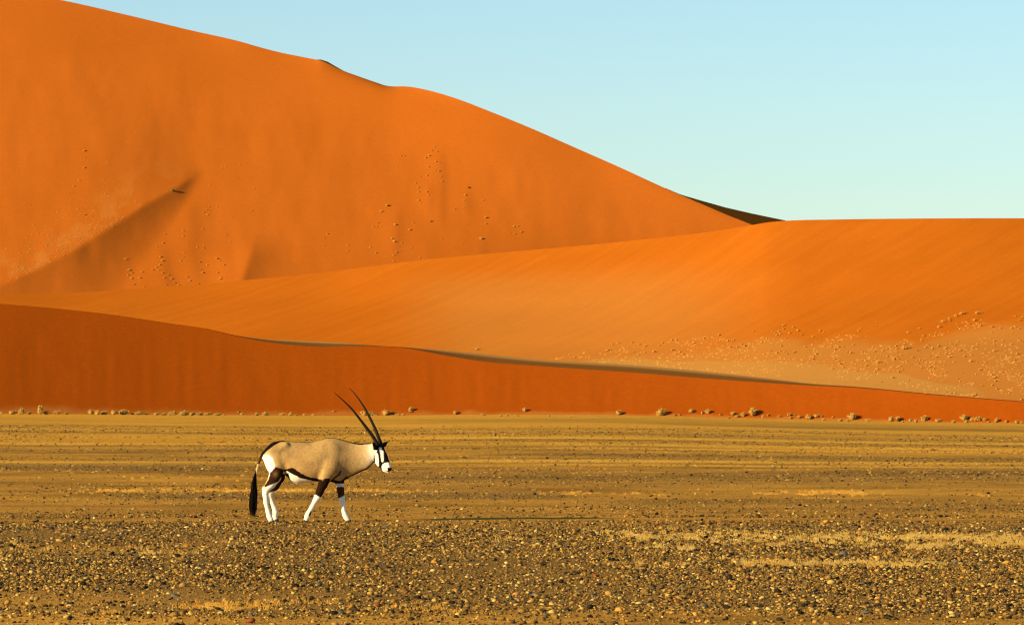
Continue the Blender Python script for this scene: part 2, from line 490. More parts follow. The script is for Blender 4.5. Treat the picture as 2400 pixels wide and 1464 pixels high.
D = D + env * (2.2 * fbm(PX_ * 0.0022, PY_ * 0.003, 41, 2) + 0.45 * fbm(PX_ * 0.012, PY_ * 0.006, 43, 3))
face = grid(PXg, D, Z)
PX_, PY_ = pix(face)
tanm = 0.35 * sstep(0.0, 0.4, fbm(PX_ * 0.02, PY_ * 0.03, 45)) * (1 - sstep(0, 130, dsp)) * (below < 0) * ramp_l
s3 = np.linspace(0, 1, 24)[:, None]
D3 = cdb + 190 * s3
Z3 = czb - (czb + 1) * s3 ** 1.1
back = grid(cols[None] + 0 * D3, D3, Z3)
loft('big_dune', cols, [(face, tanm), (back, 0 * D3)], M['sand_far'], 'towering rust orange dune rising to the upper left against the sky')

# ---- shaded lee slopes that show behind the big dune's crest
def lee(name, crest, brow, depth_c, depth_b, drop, label):
    n = 40
    u = np.linspace(0, 1, n)
    def along(p):
        p = np.array(p, float)
        L = np.concatenate([[0], np.cumsum(np.hypot(*np.diff(p, axis=0).T))]); L /= L[-1]
        return np.interp(u, L, p[:, 0]), np.interp(u, L, p[:, 1])
    cx, cy = along(crest); bx, by_ = along(brow)
    cdp = depth_c[0] + (depth_c[1] - depth_c[0]) * u; bdp = depth_b[0] + (depth_b[1] - depth_b[0]) * u
    A = np.stack([(cx - CX) / F * cdp, cdp, CAM_H - (cy - HY) / F * cdp], -1)
    B = np.stack([(bx - CX) / F * bdp, bdp, CAM_H - (by_ - HY) / F * bdp], -1)
    v = np.linspace(0, 1, 12)[:, None, None]
    G = A[None] * (1 - v) + B[None] * v
    Bk = B.copy(); Bk[:, 1] += 60; Bk[:, 2] -= drop
    G2 = B[None] * (1 - v) + Bk[None] * v
    return loft(name, None, [(G, np.zeros(G.shape[:2])), (G2, np.zeros(G2.shape[:2]))], M['sand_far'], label)
lee('lee_slope', [(1560, 441.5), (1595, 457.5), (1650, 481), (1700, 502.5), (1765, 528.5), (1980, 625)],
    [(1560, 441.0), (1595, 456), (1640, 469), (1700, 486), (1770, 502), (1840, 516.5), (2180, 585)], (948, 1000), (950, 1040), 50,
    'dark shaded lee slope behind the crest of the big dune')
lee('summit_lee_slope', [(742, 140.6), (752, 143), (770, 151.5), (790, 161), (812, 170)],
    [(742, 140.0), (752, 140.0), (768, 145.0), (786, 155.5), (812, 170.0)], (1016, 1038), (1017, 1042), 30,
    'small dark lee slope at the kink in the big dune summit')

def hit(name, px, py):
    d = Vector(((px - CX) / F, 1.0, -(py - HY) / F)).normalized()
    r = SOLIDS[name].ray_cast(Vector((0, 0, CAM_H)), d)
    return (r[0], r[1]) if r[0] is not None else None

def ground_hit(px, py):
    "distance along the plain for a photo pixel"
    k = (py - HY) / F
    d = CAM_H / k
    for _ in range(8):
        x = (px - CX) / F * d
        d = (CAM_H - float(ground_z(x, d))) / k
    x = (px - CX) / F * d
    return x, d, float(ground_z(x, d))

# ------------------------------------------------------------------ shrubs and tufts
def cushion_mesh(name, seed, blades=260, lumps=5, core=(0.34, 0.20, 0.045), tip=(0.56, 0.36, 0.085), upright=0.5):
    "a cushion of dry twigs about 1 m wide and 0.7 m high: lumpy core and many small leaf-sized blades"
    r = np.random.default_rng(seed)
    V = []; Q = []; C = []
    centers = [(0, 0, 0.28, 0.36)] + [(r.uniform(-.32, .32), r.uniform(-.28, .28), r.uniform(.10, .36), r.uniform(.16, .26)) for _ in range(lumps)]
    bm = bmesh.new()
    for (x, y, z, rad) in centers:
        res = bmesh.ops.create_icosphere(bm, subdivisions=2, radius=rad * 0.9)
        for v in res['verts']:
            k = 1 + r.uniform(-.16, .16)
            v.co = Vector((v.co.x * k + x, v.co.y * k + y, max(-0.06, v.co.z * k * 0.9 + z)))
    bm.verts.ensure_lookup_table()
    V = [v.co[:] for v in bm.verts]
    T = [tuple(v.index for v in f.verts) for f in bm.faces]
    bm.free()
    C = [np.array(core) * r.uniform(0.75, 1.15) for _ in V]
    for k in range(blades):
        x, y, z, rad = centers[r.integers(len(centers))]
        th = r.uniform(0, 2 * np.pi); ph = math.acos(r.uniform(-0.15, 1))
        n = np.array([math.sin(ph) * math.cos(th), math.sin(ph) * math.sin(th), math.cos(ph)])
        p = np.array([x, y, z]) + n * rad * r.uniform(0.75, 0.98)
        if p[2] < 0: continue
        d = n + np.array([0, 0, upright]) + r.normal(0, .35, 3); d /= np.linalg.norm(d)
        sd = np.cross(d, r.normal(0, 1, 3)); sd /= np.linalg.norm(sd)
        L = r.uniform(.08, .20); wd = r.uniform(.015, .035)
        i = len(V)
        V += [tuple(p - sd * wd), tuple(p + sd * wd), tuple(p + d * L)]
        c = np.array(tip) * r.uniform(0.7, 1.15)
        if r.random() < 0.25: c = c * np.array([0.8, 0.95, 0.8])
        C += [c * 0.85, c * 0.85, c]
        T.append((i, i + 1, i + 2))
    return mesh_np(name, V, T, False, color=np.array(C))

SHRUB = [cushion_mesh('shrub_mesh', 100 + k) for k in range(6)]
TUFT = [cushion_mesh('tuft_mesh', 200 + k, blades=120, lumps=3, core=(0.44, 0.21, 0.035), tip=(0.62, 0.36, 0.080), upright=1.0) for k in range(6)]
GREEN = cushion_mesh('green_tuft_mesh', 300, blades=160, lumps=4, core=(0.13, 0.13, 0.035), tip=(0.22, 0.22, 0.05))
DARK = cushion_mesh('dark_tuft_mesh', 301, blades=160, lumps=3, core=(0.05, 0.04, 0.02), tip=(0.07, 0.055, 0.025))
for me in SHRUB + TUFT + [GREEN, DARK]:
    me.materials.append(M['shrub'])

def put_veg(name, me, loc, width, height, label, cat, group, sink=0.03):
    o = link(name, me)
    o.location = (loc[0], loc[1], loc[2] - sink * height)
    o.rotation_euler = (0, 0, random.uniform(0, 6.28))
    o.scale = (width, width * random.uniform(.85, 1.1), height / 0.68)
    return tag(o, label, cat, group)

# (centre x, top y, bottom y, width) read off three strips of the photograph enlarged three times
STRIPS = {
 0: [(10,100,120,30),(85,92,122,65),(155,78,122,45),(205,105,122,30),(280,58,122,50),(325,95,122,70),(405,92,118,50),(470,105,122,35),(640,88,122,55),(685,92,123,50),(735,95,123,60),(800,92,124,50),(865,90,124,85),(940,105,124,40),(985,98,125,80),(1035,110,125,30),(1100,108,127,55),(1150,110,127,50),(1220,98,127,70),(1290,97,128,80),(1350,105,128,50),(1400,108,128,50),(1455,105,128,60),(1530,110,129,70),(1575,118,129,25),(1675,98,108,15),(1700,108,128,30),(1805,108,130,40),(1870,105,130,50),(1980,110,130,45),(2045,105,130,35),(2080,122,132,25),(2140,115,132,40),(2205,115,131,35),(2280,120,130,15),(2345,92,105,20)],
 800: [(165,97,130,60),(205,102,128,50),(240,118,132,35),(310,90,127,60),(400,115,130,40),(435,112,127,35),(490,68,98,40),(490,97,107,25),(800,93,120,35),(1000,115,130,35),(1120,122,135,30),(1168,118,133,25),(1240,125,135,20),(1290,75,102,35),(1460,123,138,25),(1615,132,143,25),(1950,90,125,55),(2250,80,130,75),(2345,120,132,20),(2375,118,130,15)],
 1600: [(60,83,108,45),(135,100,120,18),(178,85,115,45),(265,115,128,25),(325,142,153,35),(350,103,126,45),(385,122,142,40),(425,108,137,40),(495,75,125,75),(565,122,150,25),(600,120,133,20),(680,128,140,40),(745,112,135,30),(755,135,152,25),(790,118,127,15),(825,128,145,40),(880,122,155,45),(940,120,142,50),(975,128,142,15),(990,148,165,40),(1055,135,148,20),(1110,150,170,50),(1160,155,172,40),(1195,115,160,75),(1300,150,175,50),(1465,135,170,50),(1515,135,165,50),(1600,150,172,30),(1550,165,178,25),(1640,150,180,30),(1695,130,170,55),(1795,150,178,55),(1905,160,182,45),(1980,125,165,65),(1995,160,182,40),(2035,140,167,40),(2080,138,167,60),(2120,145,167,40),(2150,165,180,15),(2210,148,175,45),(2275,160,180,35),(2350,160,185,45),(2385,165,185,25)],
}
NAMED = {(0, 280): 'tallest narrow pale shrub in the left row at the near dune foot',
         (0, 155): 'pointed pale shrub beside the tallest narrow shrub of the row',
         (800, 490): 'small pale shrub set slightly up the bare near dune slope',
         (800, 1290): 'single small pale shrub up the near dune slope by itself',
         (800, 2250): 'broad bushy pale shrub standing alone at the near dune foot',
         (1600, 495): 'large round pale shrub with a dark shadow, biggest of its scattered clump',
         (1600, 1195): 'large flat topped pale shrub among small ones at the near dune foot'}
for x0, lst in STRIPS.items():
    for (cx, ty_, by_, wd) in lst:
        px = x0 + cx / 3; yb = 930 + by_ / 3; yt = 930 + ty_ / 3
        hgt_px = yb - yt
        fy = float(foot_y(px))
        if yb < fy - 0.5:
            h_ = hit('near_dune', px, yb)
            loc = h_[0] if h_ else None
        else:
            x, d, z = ground_hit(px, max(yb, fy + 0.2))
            fdv = float(foot_d(px))
            if d > fdv: d = fdv
            loc = Vector(((px - CX) / F * d, d, float(ground_z((px - CX) / F * d, d))))
        if loc is None: continue
        sc = loc[1] / F
        W = wd / 3 * sc * 1.05; Hh = hgt_px * sc * 1.12
        key = (x0, cx)
        if key in NAMED and not (key == (800, 490) and ty_ > 90):
            lab, grp = NAMED[key], 'shrubs along the near dune foot'
        elif x0 == 0 and cx < 1600:
            lab, grp = 'pale yellow shrub in the close row at the near dune foot', 'shrubs along the near dune foot'
        elif x0 == 1600:
            lab, grp = 'pale rounded shrub in the scattered band at the near dune foot', 'shrubs along the near dune foot'
        else:
            lab, grp = 'small pale shrub spaced apart at the near dune foot', 'shrubs along the near dune foot'
        put_veg('shrub', random.choice(SHRUB), loc, W, Hh, lab, 'shrub', grp)

# tufts on the big dune: (x, y, width in photo px)
BIG_T = [(197,355,10),(199,370,4),(197,394,7),(185,424,6),(173,437,7),(170,452,4),(162,452,4),(199,504,7),(136,494,4),(70,480,4),(40,400,4),
 (484,492,6),(490,484,5),(486,504,6),(478,497,5),(492,495,4),(475,537,6),(387,548,5),(429,542,6),(429,554,6),(382,570,7),(367,578,6),(478,575,4),(530,552,6),(540,566,5),(462,580,5),(478,582,6),
 (294,608,8),(303,634,9),(309,640,7),(300,645,6),(308,653,8),(314,667,7),(332,638,7),(328,652,8),(338,672,5),(376,603,9),(380,612,9),(374,622,8),(366,627,7),(358,633,7),(372,634,6),(380,640,7),(385,652,7),(395,645,6),(402,654,8),(410,664,7),(418,669,7),(390,668,5),
 (423,612,6),(429,592,5),(430,602,4),(468,615,7),(475,640,9),(470,632,6),(485,622,6),(508,607,9),(514,611,6),(525,622,7),(510,640,8),(516,655,9),(518,650,6),(465,665,6),(445,658,7),(440,650,6),(530,648,4),
 (562,386,5),(528,390,5),(520,395,4),(598,395,4),(555,418,4),(596,443,5),(492,434,4),(508,484,5),(590,494,5),(767,549,6),(760,559,5),(760,576,4),
 (1018,346,6),(1012,354,6),(1024,356,6),(1005,366,8),(998,371,7),(1021,380,7),(1030,382,5),(1004,392,7),(1022,400,6),(1028,402,8),(1000,412,7),(985,415,4),(1034,414,6),(1036,426,6),(975,430,5),(980,440,7),(981,451,6),(1000,451,8),(1003,458,6),(981,470,7),(986,476,5),(1000,424,5),
 (940,366,5),(948,366,5),(930,393,4),(908,483,12),(893,497,10),(887,523,5),(875,532,6),(883,532,5),(926,528,10),(969,522,6),(960,540,9),(918,560,8),(924,567,10),(942,570,6),(929,592,7),(922,599,6),(922,613,6),(881,593,7),(867,580,6),(816,575,6),(816,588,5),(964,582,5),(1012,519,6),
 (1090,458,8),(1088,470,5),(1133,470,6),(1139,511,10),(1138,525,6),(1128,561,12),(1066,491,6),(1088,487,4),(1205,531,8),(1213,531,7),(1222,545,8),(1206,549,6),(1195,546,4),(1096,526,4),(1070,567,4),(1082,571,4),(984,604,6),(1035,560,4)]
for (px, py, wd) in BIG_T:
    h_ = hit('big_dune', px, py)
    if not h_: continue
    sc = h_[0][1] / F
    if (px, py) == (197, 355):
        lab = 'lone round pale tuft at the top of the thin trail on the big dune'
    elif px < 250 and py < 520: lab = 'tiny pale tuft in the thin trail down the left of the big dune'
    elif px < 560 and py > 480: lab = 'pale dry tuft in the clusters below the spur of the big dune'
    elif px < 800: lab = 'tiny pale tuft on the bare face between spur and centre of the big dune'
    elif px < 1060 and py < 480: lab = 'pale tuft in the narrow upright trail on the middle of the big dune'
    else: lab = 'pale tuft scattered on the lower middle of the big dune'
    if (px, py) != (197, 355): lab = lab.replace('pale', 'larger pale' if wd >= 9 else 'pale', 1)
    put_veg('grass_tuft', random.choice(TUFT), h_[0], wd * sc * 0.95, wd * sc * 0.5, lab, 'grass tuft', 'tufts on the big dune')
for (px, py, wd, me, lab) in ((404, 448, 10, GREEN, 'dark green tuft at the tip of the spur on the big dune'), (1099, 441, 6, DARK, 'single tiny dark bush on the middle of the big dune'),
                              (1010, 520, 5, DARK, 'small dark bush at the end of the upright tuft trail')):
    h_ = hit('big_dune', px, py)
    sc = h_[0][1] / F
    put_veg('bush', me, h_[0], wd * sc * 1.1, wd * sc * 0.75, lab, 'bush', None)

# tufts on the middle dune's lower right slope
MID_T = [(2253,737,14),(2262,735,10),(2240,742,12),(2225,748,10),(2210,755,12),(2200,768,12),(2228,752,8),(2291,736,14),(2285,752,12),(2290,760,8),(2298,764,10),(2325,767,10),(2345,770,8),(2128,780,9),(2155,771,8),(2054,764,6),(2165,788,9),
 (1838,764,10),(1836,772,8),(1860,768,9),(1870,776,10),(1850,782,9),(1880,785,8),(1922,776,9),(1905,790,8),(1820,786,9),(2012,776,8),(2016,770,6),
 (1425,822,12),(1435,808,8),(1448,805,9),(1482,803,7),(1498,808,8),(1533,826,12),(1545,810,7),(1552,804,8),(1575,798,9),(1585,797,9),(1576,822,10),(1592,826,9),(1626,804,10),(1650,793,8),(1686,786,9),(1706,800,9),(1720,798,8),(1712,815,10),(1728,814,10),(1746,812,10),(1738,808,8),(1785,803,9),(1792,802,7),(1862,826,9),(1845,830,7),(1948,813,9),(1964,814,9),(1900,826,8),(1912,830,8),(1994,828,11),(1984,826,7),(2022,826,9),(2050,824,8),(2052,842,6),(1906,842,8),(1956,842,7),(1968,854,9),(1998,850,8),(2028,847,10),(2058,851,14),(2095,843,14),(2105,842,8),(2056,866,9),(2054,866,8),(2050,872,8),(2106,872,10),(2092,886,12),(2030,858,7),(2032,857,7),(1978,866,6),(1950,866,10),(1976,862,8),(2007,870,7),(2130,892,7),
 (2066,896,6),(2330,824,12),(2275,848,13),(2388,800,10),(2384,830,10),(2376,852,12),(2365,850,10),(2298,868,12),(2324,880,10),(2332,886,12),(2333,894,10),(2326,904,9),(2336,912,9),(2302,904,8),(2208,876,8),(2244,888,7),(2250,894,7),(2216,920,9),(2228,922,8),(2238,922,9),(2286,928,16),(2366,922,8),(2394,938,12),(2160,862,9),(2175,866,8),(2180,860,9),(2140,838,9),(2150,822,9),(2170,815,9),(2185,818,10),(2200,812,9),(2215,818,9),(2250,822,10),(2262,818,9),(2280,815,9),(2290,808,8),(2240,808,8),(2330,800,8),(2350,810,9),(2370,770,9),(2390,752,9),(2380,742,7),(2398,745,9),(2180,786,8),(2160,800,8),(2120,808,8),(2100,812,8),(2080,836,8),(2110,858,6),(2195,838,9),(2225,838,10),(2260,836,9),(2235,850,8),(2190,852,7),(2255,875,6),(2310,850,7),(2350,872,7),(2120,818,20)]
r2 = np.random.default_rng(5)
extra = []
while len(extra) < 110:
    px = r2.uniform(1300, 2400); py = r2.uniform(735, 930)
    e1 = np.interp(px, [1280, 1420, 1560, 1840, 2000, 2150, 2260, 2330, 2400], [840, 815, 800, 768, 785, 795, 745, 740, 740])
    e2 = np.interp(px, [1300, 1450, 1600, 1900, 2100, 2300, 2400], [845, 838, 832, 845, 865, 905, 930])
    if e1 < py < e2 and vnoise(px * .02, py * .05, 8) > -0.2:
        extra.append((px, py, r2.uniform(4.5, 8)))
for (px, py, wd) in MID_T + extra:
    h_ = hit('near_dune', px, py)
    if h_: continue
    h_ = hit('middle_dune', px, py)
    if not h_: continue
    sc = h_[0][1] / F
    size = 'large' if wd >= 11 else ('small' if wd >= 7 else 'tiny')
    if px > 2100 and py < 800: lab = size + ' pale tuft in the highest patch on the middle dune slope'
    elif px > 2100 and py > 860: lab = size + ' pale tuft low on the middle dune near the thin end of the near dune'
    elif px > 2100: lab = size + ' pale tuft in the broad scatter midway up the middle dune slope'
    elif py > 835: lab = size + ' pale tuft on the tan sand flat below the middle dune'
    elif px > 1790 and py < 795: lab = size + ' pale tuft in the raised clump above the long band of tufts'
    else: lab = size + ' pale tuft in the long band along the foot of the middle dune'
    put_veg('grass_tuft', random.choice(TUFT), h_[0], wd * sc * 1.05, wd * sc * 0.55, lab, 'grass tuft', 'tufts on the middle dune')
h_ = hit('middle_dune', 1118, 820)
if h_:
    put_veg('bush', SHRUB[0], h_[0], 14 * h_[0][1] / F, 6 * h_[0][1] / F, 'low dark bush just above the crest of the near dune', 'bush', None)
# fine specks of grass, too small to count
def speck_field(name, solid, spots, label, tone):
    V = []; T = []; C = []
    r = np.random.default_rng(11)
    for (px, py, wd) in spots:
        h_ = hit(solid, px, py)
        if not h_: continue
        p = np.array(h_[0]); s_ = wd * h_[0][1] / F
        for k in range(7):
            a = r.uniform(0, 6.28); i = len(V)
            q = p + np.array([r.normal(0, .3), r.normal(0, .3), 0]) * s_
            V += [tuple(q + np.array([-.22 * s_, 0, -.1 * s_])), tuple(q + np.array([.22 * s_, 0.05 * s_, -.1 * s_])), tuple(q + np.array([r.normal(0, .2) * s_, -.1 * s_, s_ * r.uniform(.4, .8)]))]
            c = np.array(tone) * r.uniform(.8, 1.25); C += [c, c, c]; T.append((i, i + 1, i + 2))
    o = link(name, mesh_np(name, V, T, False, color=np.array(C)), M['straw'])
    return tag(o, label, 'grass', kind='stuff')
sp = []
for k in range(420):
    a = r2.uniform(0, 1); x = 20 + 260 * a + r2.normal(0, 26); y = np.interp(x, spur[::-1, 0], spur[::-1, 1]) - abs(r2.normal(0, 45)) - 3
    sp.append((x, y, r2.uniform(2, 4.5)))
speck_field('sparse_grass', 'big_dune', sp, 'sparse specks of pale grass above the spur of the big dune', (0.44, 0.21, 0.040))
sp = []
while len(sp) < 1100:
    px = r2.uniform(1290, 2400); py = r2.uniform(740, 940)
    e1 = np.interp(px, [1280, 1420, 1560, 1840, 2000, 2150, 2260, 2330, 2400], [840, 815, 800, 768, 785, 795, 750, 745, 745])
    if py > e1 and vnoise(px * .015, py * .06, 18) > -0.1 and not hit('near_dune', px, py): sp.append((px, py, r2.uniform(2.0, 4.6)))
speck_field('sparse_grass', 'middle_dune', sp, 'sparse specks of pale grass across the lower slope of the middle dune', (0.62, 0.36, 0.085))

# ------------------------------------------------------------------ gravel
def stone_proto(seed, sub):
    r = np.random.default_rng(seed)
    bm = bmesh.new()
    bmesh.ops.create_icosphere(bm, subdivisions=sub, radius=1)
    bm.verts.ensure_lookup_table()
    V = np.array([v.co[:] for v in bm.verts]); T = np.array([[v.index for v in f.verts] for f in bm.faces])
    bm.free()
    for k in range(8):                                   # flatten a few facets
        n = r.normal(0, 1, 3); n /= np.linalg.norm(n); h = r.uniform(.45, .85)
        d = V @ n
        V = V - np.outer(np.maximum(d - h, 0) * 0.85, n)
    V *= 1 + r.uniform(-.1, .1, (len(V), 1))
    V *= np.array([1, r.uniform(.6, .95), r.uniform(.38, .68)])
    return V, T
def small_proto(seed):
    r = np.random.default_rng(seed)
    V = np.array([(1, 0, 0), (0, 1, 0), (-1, 0, 0), (0, -1, 0), (0, 0, 1), (0, 0, -.6)], float) * r.uniform(.75, 1.15, (6, 1)) + r.normal(0, .12, (6, 3))
    V *= np.array([1, r.uniform(.65, 1), r.uniform(.5, .8)])
    T = np.array([(0, 1, 4), (1, 2, 4), (2, 3, 4), (3, 0, 4), (1, 0, 5), (2, 1, 5), (3, 2, 5), (0, 3, 5)])
    return V, T
PROT0 = [small_proto(900 + k) for k in range(10)]
PROT1 = [stone_proto(k, 1) for k in range(8)]
PROT2 = [stone_proto(50 + k, 2) for k in range(8)]
PAL = np.array([(0.28, 0.162, 0.034), (0.20, 0.114, 0.026), (0.11, 0.064, 0.018), (0.022, 0.017, 0.010), (0.48, 0.34, 0.095), (0.42, 0.21, 0.035), (0.075, 0.070, 0.044), (0.20, 0.06, 0.018), (0.40, 0.265, 0.068)])
PALW = np.array([.24, .22, .19, .18, .04, .035, .035, .010, .06]); PALW = PALW / PALW.sum()

def build_stones(name, X, Y, S, prot, label, r, palw=PALW):
    n = len(X)
    Zg = ground_z(X, Y)
    VV = []; TT = []; CC = []; off = 0
    which = r.integers(len(prot), size=n)
    ci = r.choice(len(PAL), size=n, p=palw)
    colr = PAL[ci] * r.uniform(.75, 1.25, (n, 1))
    for k, (pv, pt) in enumerate(prot):
        sel = np.where(which == k)[0]
        if not len(sel): continue
        a = r.uniform(0, 6.283, len(sel)); c, s_ = np.cos(a), np.sin(a)
        tilt = r.normal(0, .25, len(sel)); ct, st = np.cos(tilt), np.sin(tilt)
        P = pv[None] * S[sel][:, None, None]
        x, y, z = P[..., 0], P[..., 1], P[..., 2]
        x, z = x * ct[:, None] + z * st[:, None], -x * st[:, None] + z * ct[:, None]
        x, y = x * c[:, None] - y * s_[:, None], x * s_[:, None] + y * c[:, None]
        P = np.stack([x + X[sel][:, None], y + Y[sel][:, None], z + (Zg[sel] + S[sel] * r.uniform(.05, .4, len(sel)))[:, None]], -1)
        nv = len(pv)
        VV.append(P.reshape(-1, 3)); TT.append((pt[None] + (np.arange(len(sel)) * nv)[:, None, None] + off).reshape(-1, 3))
        CC.append(np.repeat(colr[sel], nv, axis=0)); off += nv * len(sel)
    o = link(name, mesh_np(name, np.concatenate(VV), np.concatenate(TT), True, color=np.concatenate(CC)), M['gravel'])
    return tag(o, label, 'gravel', kind='stuff')

def row(y):                      # photo row of a point on flat ground at distance y
    return HY + F * CAM_H / y

def gravel_density(X, Y):
    "0..1: banks of stones and barer sand between them (metres)"
    n = fbm(X * 0.16, Y * 0.22, 61, 4) * 1.25
    wv = 1.2 * fbm(X * 0.08, Y * 0.0 + 3, 62, 3)
    near = 1 - sstep(69.3, 70.6, Y + 1.3 * wv)                                  # stony foreground ends near the animal
    bottom = sstep(40.6, 42.2, Y + 1.2 * fbm(X * .3, X * 0, 63))
    d = near * (0.30 + 0.70 * bottom) * np.clip(0.92 + 1.0 * n, 0.22, 1)
    strip = strips(X, Y, DARK_STRIPS, 301)                                       # dark gravel banks farther out
    far = sstep(70.5, 74, Y + 1.3 * wv) * np.clip(0.34 + 0.9 * n, 0.04, 1) + 1.0 * strip
    return np.clip(d + far * (1 - near), 0, 1)

def scatter(n, y0, y1, r, pw=1.0):
    Y = y0 + (y1 - y0) * r.random(n) ** pw
    keep = r.random(n) < Y / y1
    Y = Y[keep]
    X = (r.random(len(Y)) * 2 - 1) * (1200 / F * Y * 1.2 + 0.8)
    keep = r.random(len(Y)) < gravel_density(X, Y)
    return X[keep], Y[keep]

r3 = np.random.default_rng(21)
X, Y = scatter(225000, 36, 73, r3)
S = np.exp(r3.normal(math.log(0.0125), 0.48, len(X))).clip(.007, .045)
fine_ = S < 0.0135
build_stones('gravel', X[~fine_], Y[~fine_], S[~fine_], PROT1, 'dense brown and dark gravel covering the plain in the foreground', r3)
build_stones('gravel', X[fine_], Y[fine_], S[fine_], PROT0, 'fine grit between the foreground gravel stones', r3)
X, Y = scatter(7000, 36, 73, r3)
S = np.exp(r3.normal(math.log(0.026), 0.30, len(X))).clip(.02, .06)
build_stones('gravel', X, Y, S, PROT2, 'coarser mixed pebbles strewn over the foreground gravel', r3)
X, Y = scatter(230000, 71, 200, r3, 1.5)
S = np.exp(r3.normal(math.log(0.0130), 0.50, len(X))).clip(.006, .04) * (0.8 + 0.4 * Y / 120)
PALF = np.array([.22, .20, .18, .19, .07, .04, .04, .01, .05]); PALF = PALF / PALF.sum()
build_stones('gravel', X, Y, S, PROT0, 'thin scatter of fine dark gravel across the middle of the plain', r3, PALF)

# single stones one can pick out: (x, y, width px, colour, shape stretch)
BIGST = [(85,1224,22,'black',1.6,'long flat black stone on the bare sand strip'),(120,1239,16,'black',1.0,'round black stone at the edge of the foreground gravel'),
 (170,1260,15,'black',.9,'upright black stone among pale pebbles in the foreground gravel'),(205,1238,16,'orange tan',1.0,'orange tan stone at the upper edge of the foreground gravel'),
 (248,1244,18,'pale cream',1.3,'pale cream oblong stone at the upper edge of the foreground gravel'),(335,1207,9,'pale cream',1.0,'small round whitish stone on the bare sand strip'),
 (347,1208,11,'black',1.3,'small dark stone touching a whitish stone on the bare sand'),(364,1307,16,'pale cream',1.2,'large pale cream stone in the foreground gravel'),
 (305,1281,11,'orange tan',1.0,'round orange stone beside a dark one in the gravel'),(312,1277,9,'rust red',1.0,'rust red stone beside a round orange stone'),
 (62,1276,10,'rust red',1.2,'bright rust red pebble in the foreground gravel'),(284,1254,14,'slate grey',1.3,'slate grey stone in the upper foreground gravel'),
 (540,1327,18,'pale cream',1.3,'pale yellow flat stone in the foreground gravel'),(405,1317,12,'pale cream',1.1,'small pale stone near the large cream stone'),
 (233,1281,8,'orange tan',1.2,'flat orange pebble in the foreground gravel'),(429,1374,22,'tan brown',1.0,'bulky tan brown stone with dark shadow in the gravel'),
 (292,1456,15,'tan brown',.8,'blocky stone with one dark side at the lowest sand strip'),(340,1358,14,'slate grey',1.4,'flat slate grey stone amid brown gravel'),
 (410,1397,34,'slate grey',2.2,'long dark slate stone lying flat in the gravel'),(395,1391,12,'pale cream',1.4,'whitish stone on top of the long slate stone'),
 (295,1392,26,'dark brown',2.0,'long dark brown stone lying flat in the gravel'),(160,1446,24,'black',1.7,'wide black stone at the edge of the lowest sand strip'),
 (163,1420,18,'pale cream',1.5,'flat pale stone among dark gravel near the lowest sand strip'),(588,1443,16,'slate grey',1.2,'slate grey stone beside yellow dry grass'),
 (1343,1306,11,'pale cream',1.0,'pale rounded stone with a dark shadow behind it'),(1356,1304,14,'dark brown',1.6,'dark flat stone in line with a pale rounded one'),
 (1247,1348,16,'pale cream',1.2,'bright cream stone in the middle of the gravel'),(1415,1369,18,'slate grey',1.3,'blue grey stone in the middle of the gravel'),
 (1516,1347,9,'black',.9,'upright black stone in the middle of the gravel'),(1442,1400,13,'pale cream',1.6,'flat cream stone in the middle of the gravel'),
 (1498,1414,20,'pale cream',1.7,'long pale stone in the lower gravel'),(1210,1393,20,'orange tan',1.2,'orange tan stone in the lower middle gravel'),
 (1255,1395,24,'slate grey',1.5,'broad grey green stone in the lower middle gravel'),(1394,1394,12,'black',1.2,'black stone in the lower middle gravel'),
 (1584,1408,12,'rust red',1.2,'rust red stone in the lower gravel'),(1775,1427,18,'pale cream',1.5,'pale flat stone near the lowest sand strip'),
 (1650,1420,24,'slate grey',1.5,'wide slate grey stone near the lowest sand strip'),(1280,1442,20,'slate grey',1.6,'grey stone on the lowest sand strip'),
 (1976,1300,26,'slate grey',1.3,'large smooth grey stone beside the yellow grass line'),(1945,1303,18,'dark brown',1.3,'brown stone next to the large smooth grey stone'),
 (2030,1437,28,'slate grey',1.6,'long smooth slate stone on the lowest sand strip'),(2168,1405,32,'orange tan',2.6,'long flat orange stone in the lower gravel'),
 (2058,1403,20,'orange tan',1.4,'rounded orange stone in the lower gravel'),(1835,1343,26,'tan brown',1.6,'flat tan stone below the yellow grass line'),
 (1850,1417,9,'pale cream',1.0,'small bright white stone in the lower gravel'),(1995,1421,14,'pale cream',1.3,'pale pink stone in the lower gravel'),
 (2160,1450,16,'slate grey',1.5,'flat blue grey stone at the lowest sand strip'),(2230,1438,20,'pale cream',1.4,'cream stone lying on the lowest sand strip'),
 (2365,1420,30,'black',2.0,'long black stone in the lower gravel'),(2240,1317,18,'slate grey',1.5,'grey flat stone beyond the yellow grass line'),
 (2300,1320,20,'slate grey',1.5,'second grey flat stone beyond the yellow grass line'),(2216,1210,13,'slate grey',1.3,'dark grey stone alone on the bare sand'),
 (2110,1212,8,'slate grey',1.2,'small grey stone alone on the bare sand'),(2049,1241,13,'rust red',1.1,'dark red brown stone at the upper edge of the gravel'),
 (2038,1248,10,'black',1.3,'black flat stone beside a red brown one'),(1930,1256,9,'rust red',1.1,'small red stone amid pale grass and pebbles'),
 (2150,1225,12,'dark brown',1.2,'dark brown stone at the upper edge of the gravel'),(885,1228,15,'tan brown',1.2,'tan stone just past the front hooves'),
 (905,1236,14,'slate grey',1.3,'slate stone just past the front hooves'),(655,1228,13,'slate grey',1.2,'grey stone beside the hind hooves'),
 (905,1330,18,'dark brown',1.3,'dark brown stone in the gravel below the animal'),(1015,1338,16,'pale cream',1.3,'cream stone in the gravel below the animal'),
 (760,1300,14,'orange tan',1.2,'orange stone in the gravel below the animal'),(700,1350,20,'dark brown',1.5,'broad dark stone in the gravel below the animal')]
STM = []
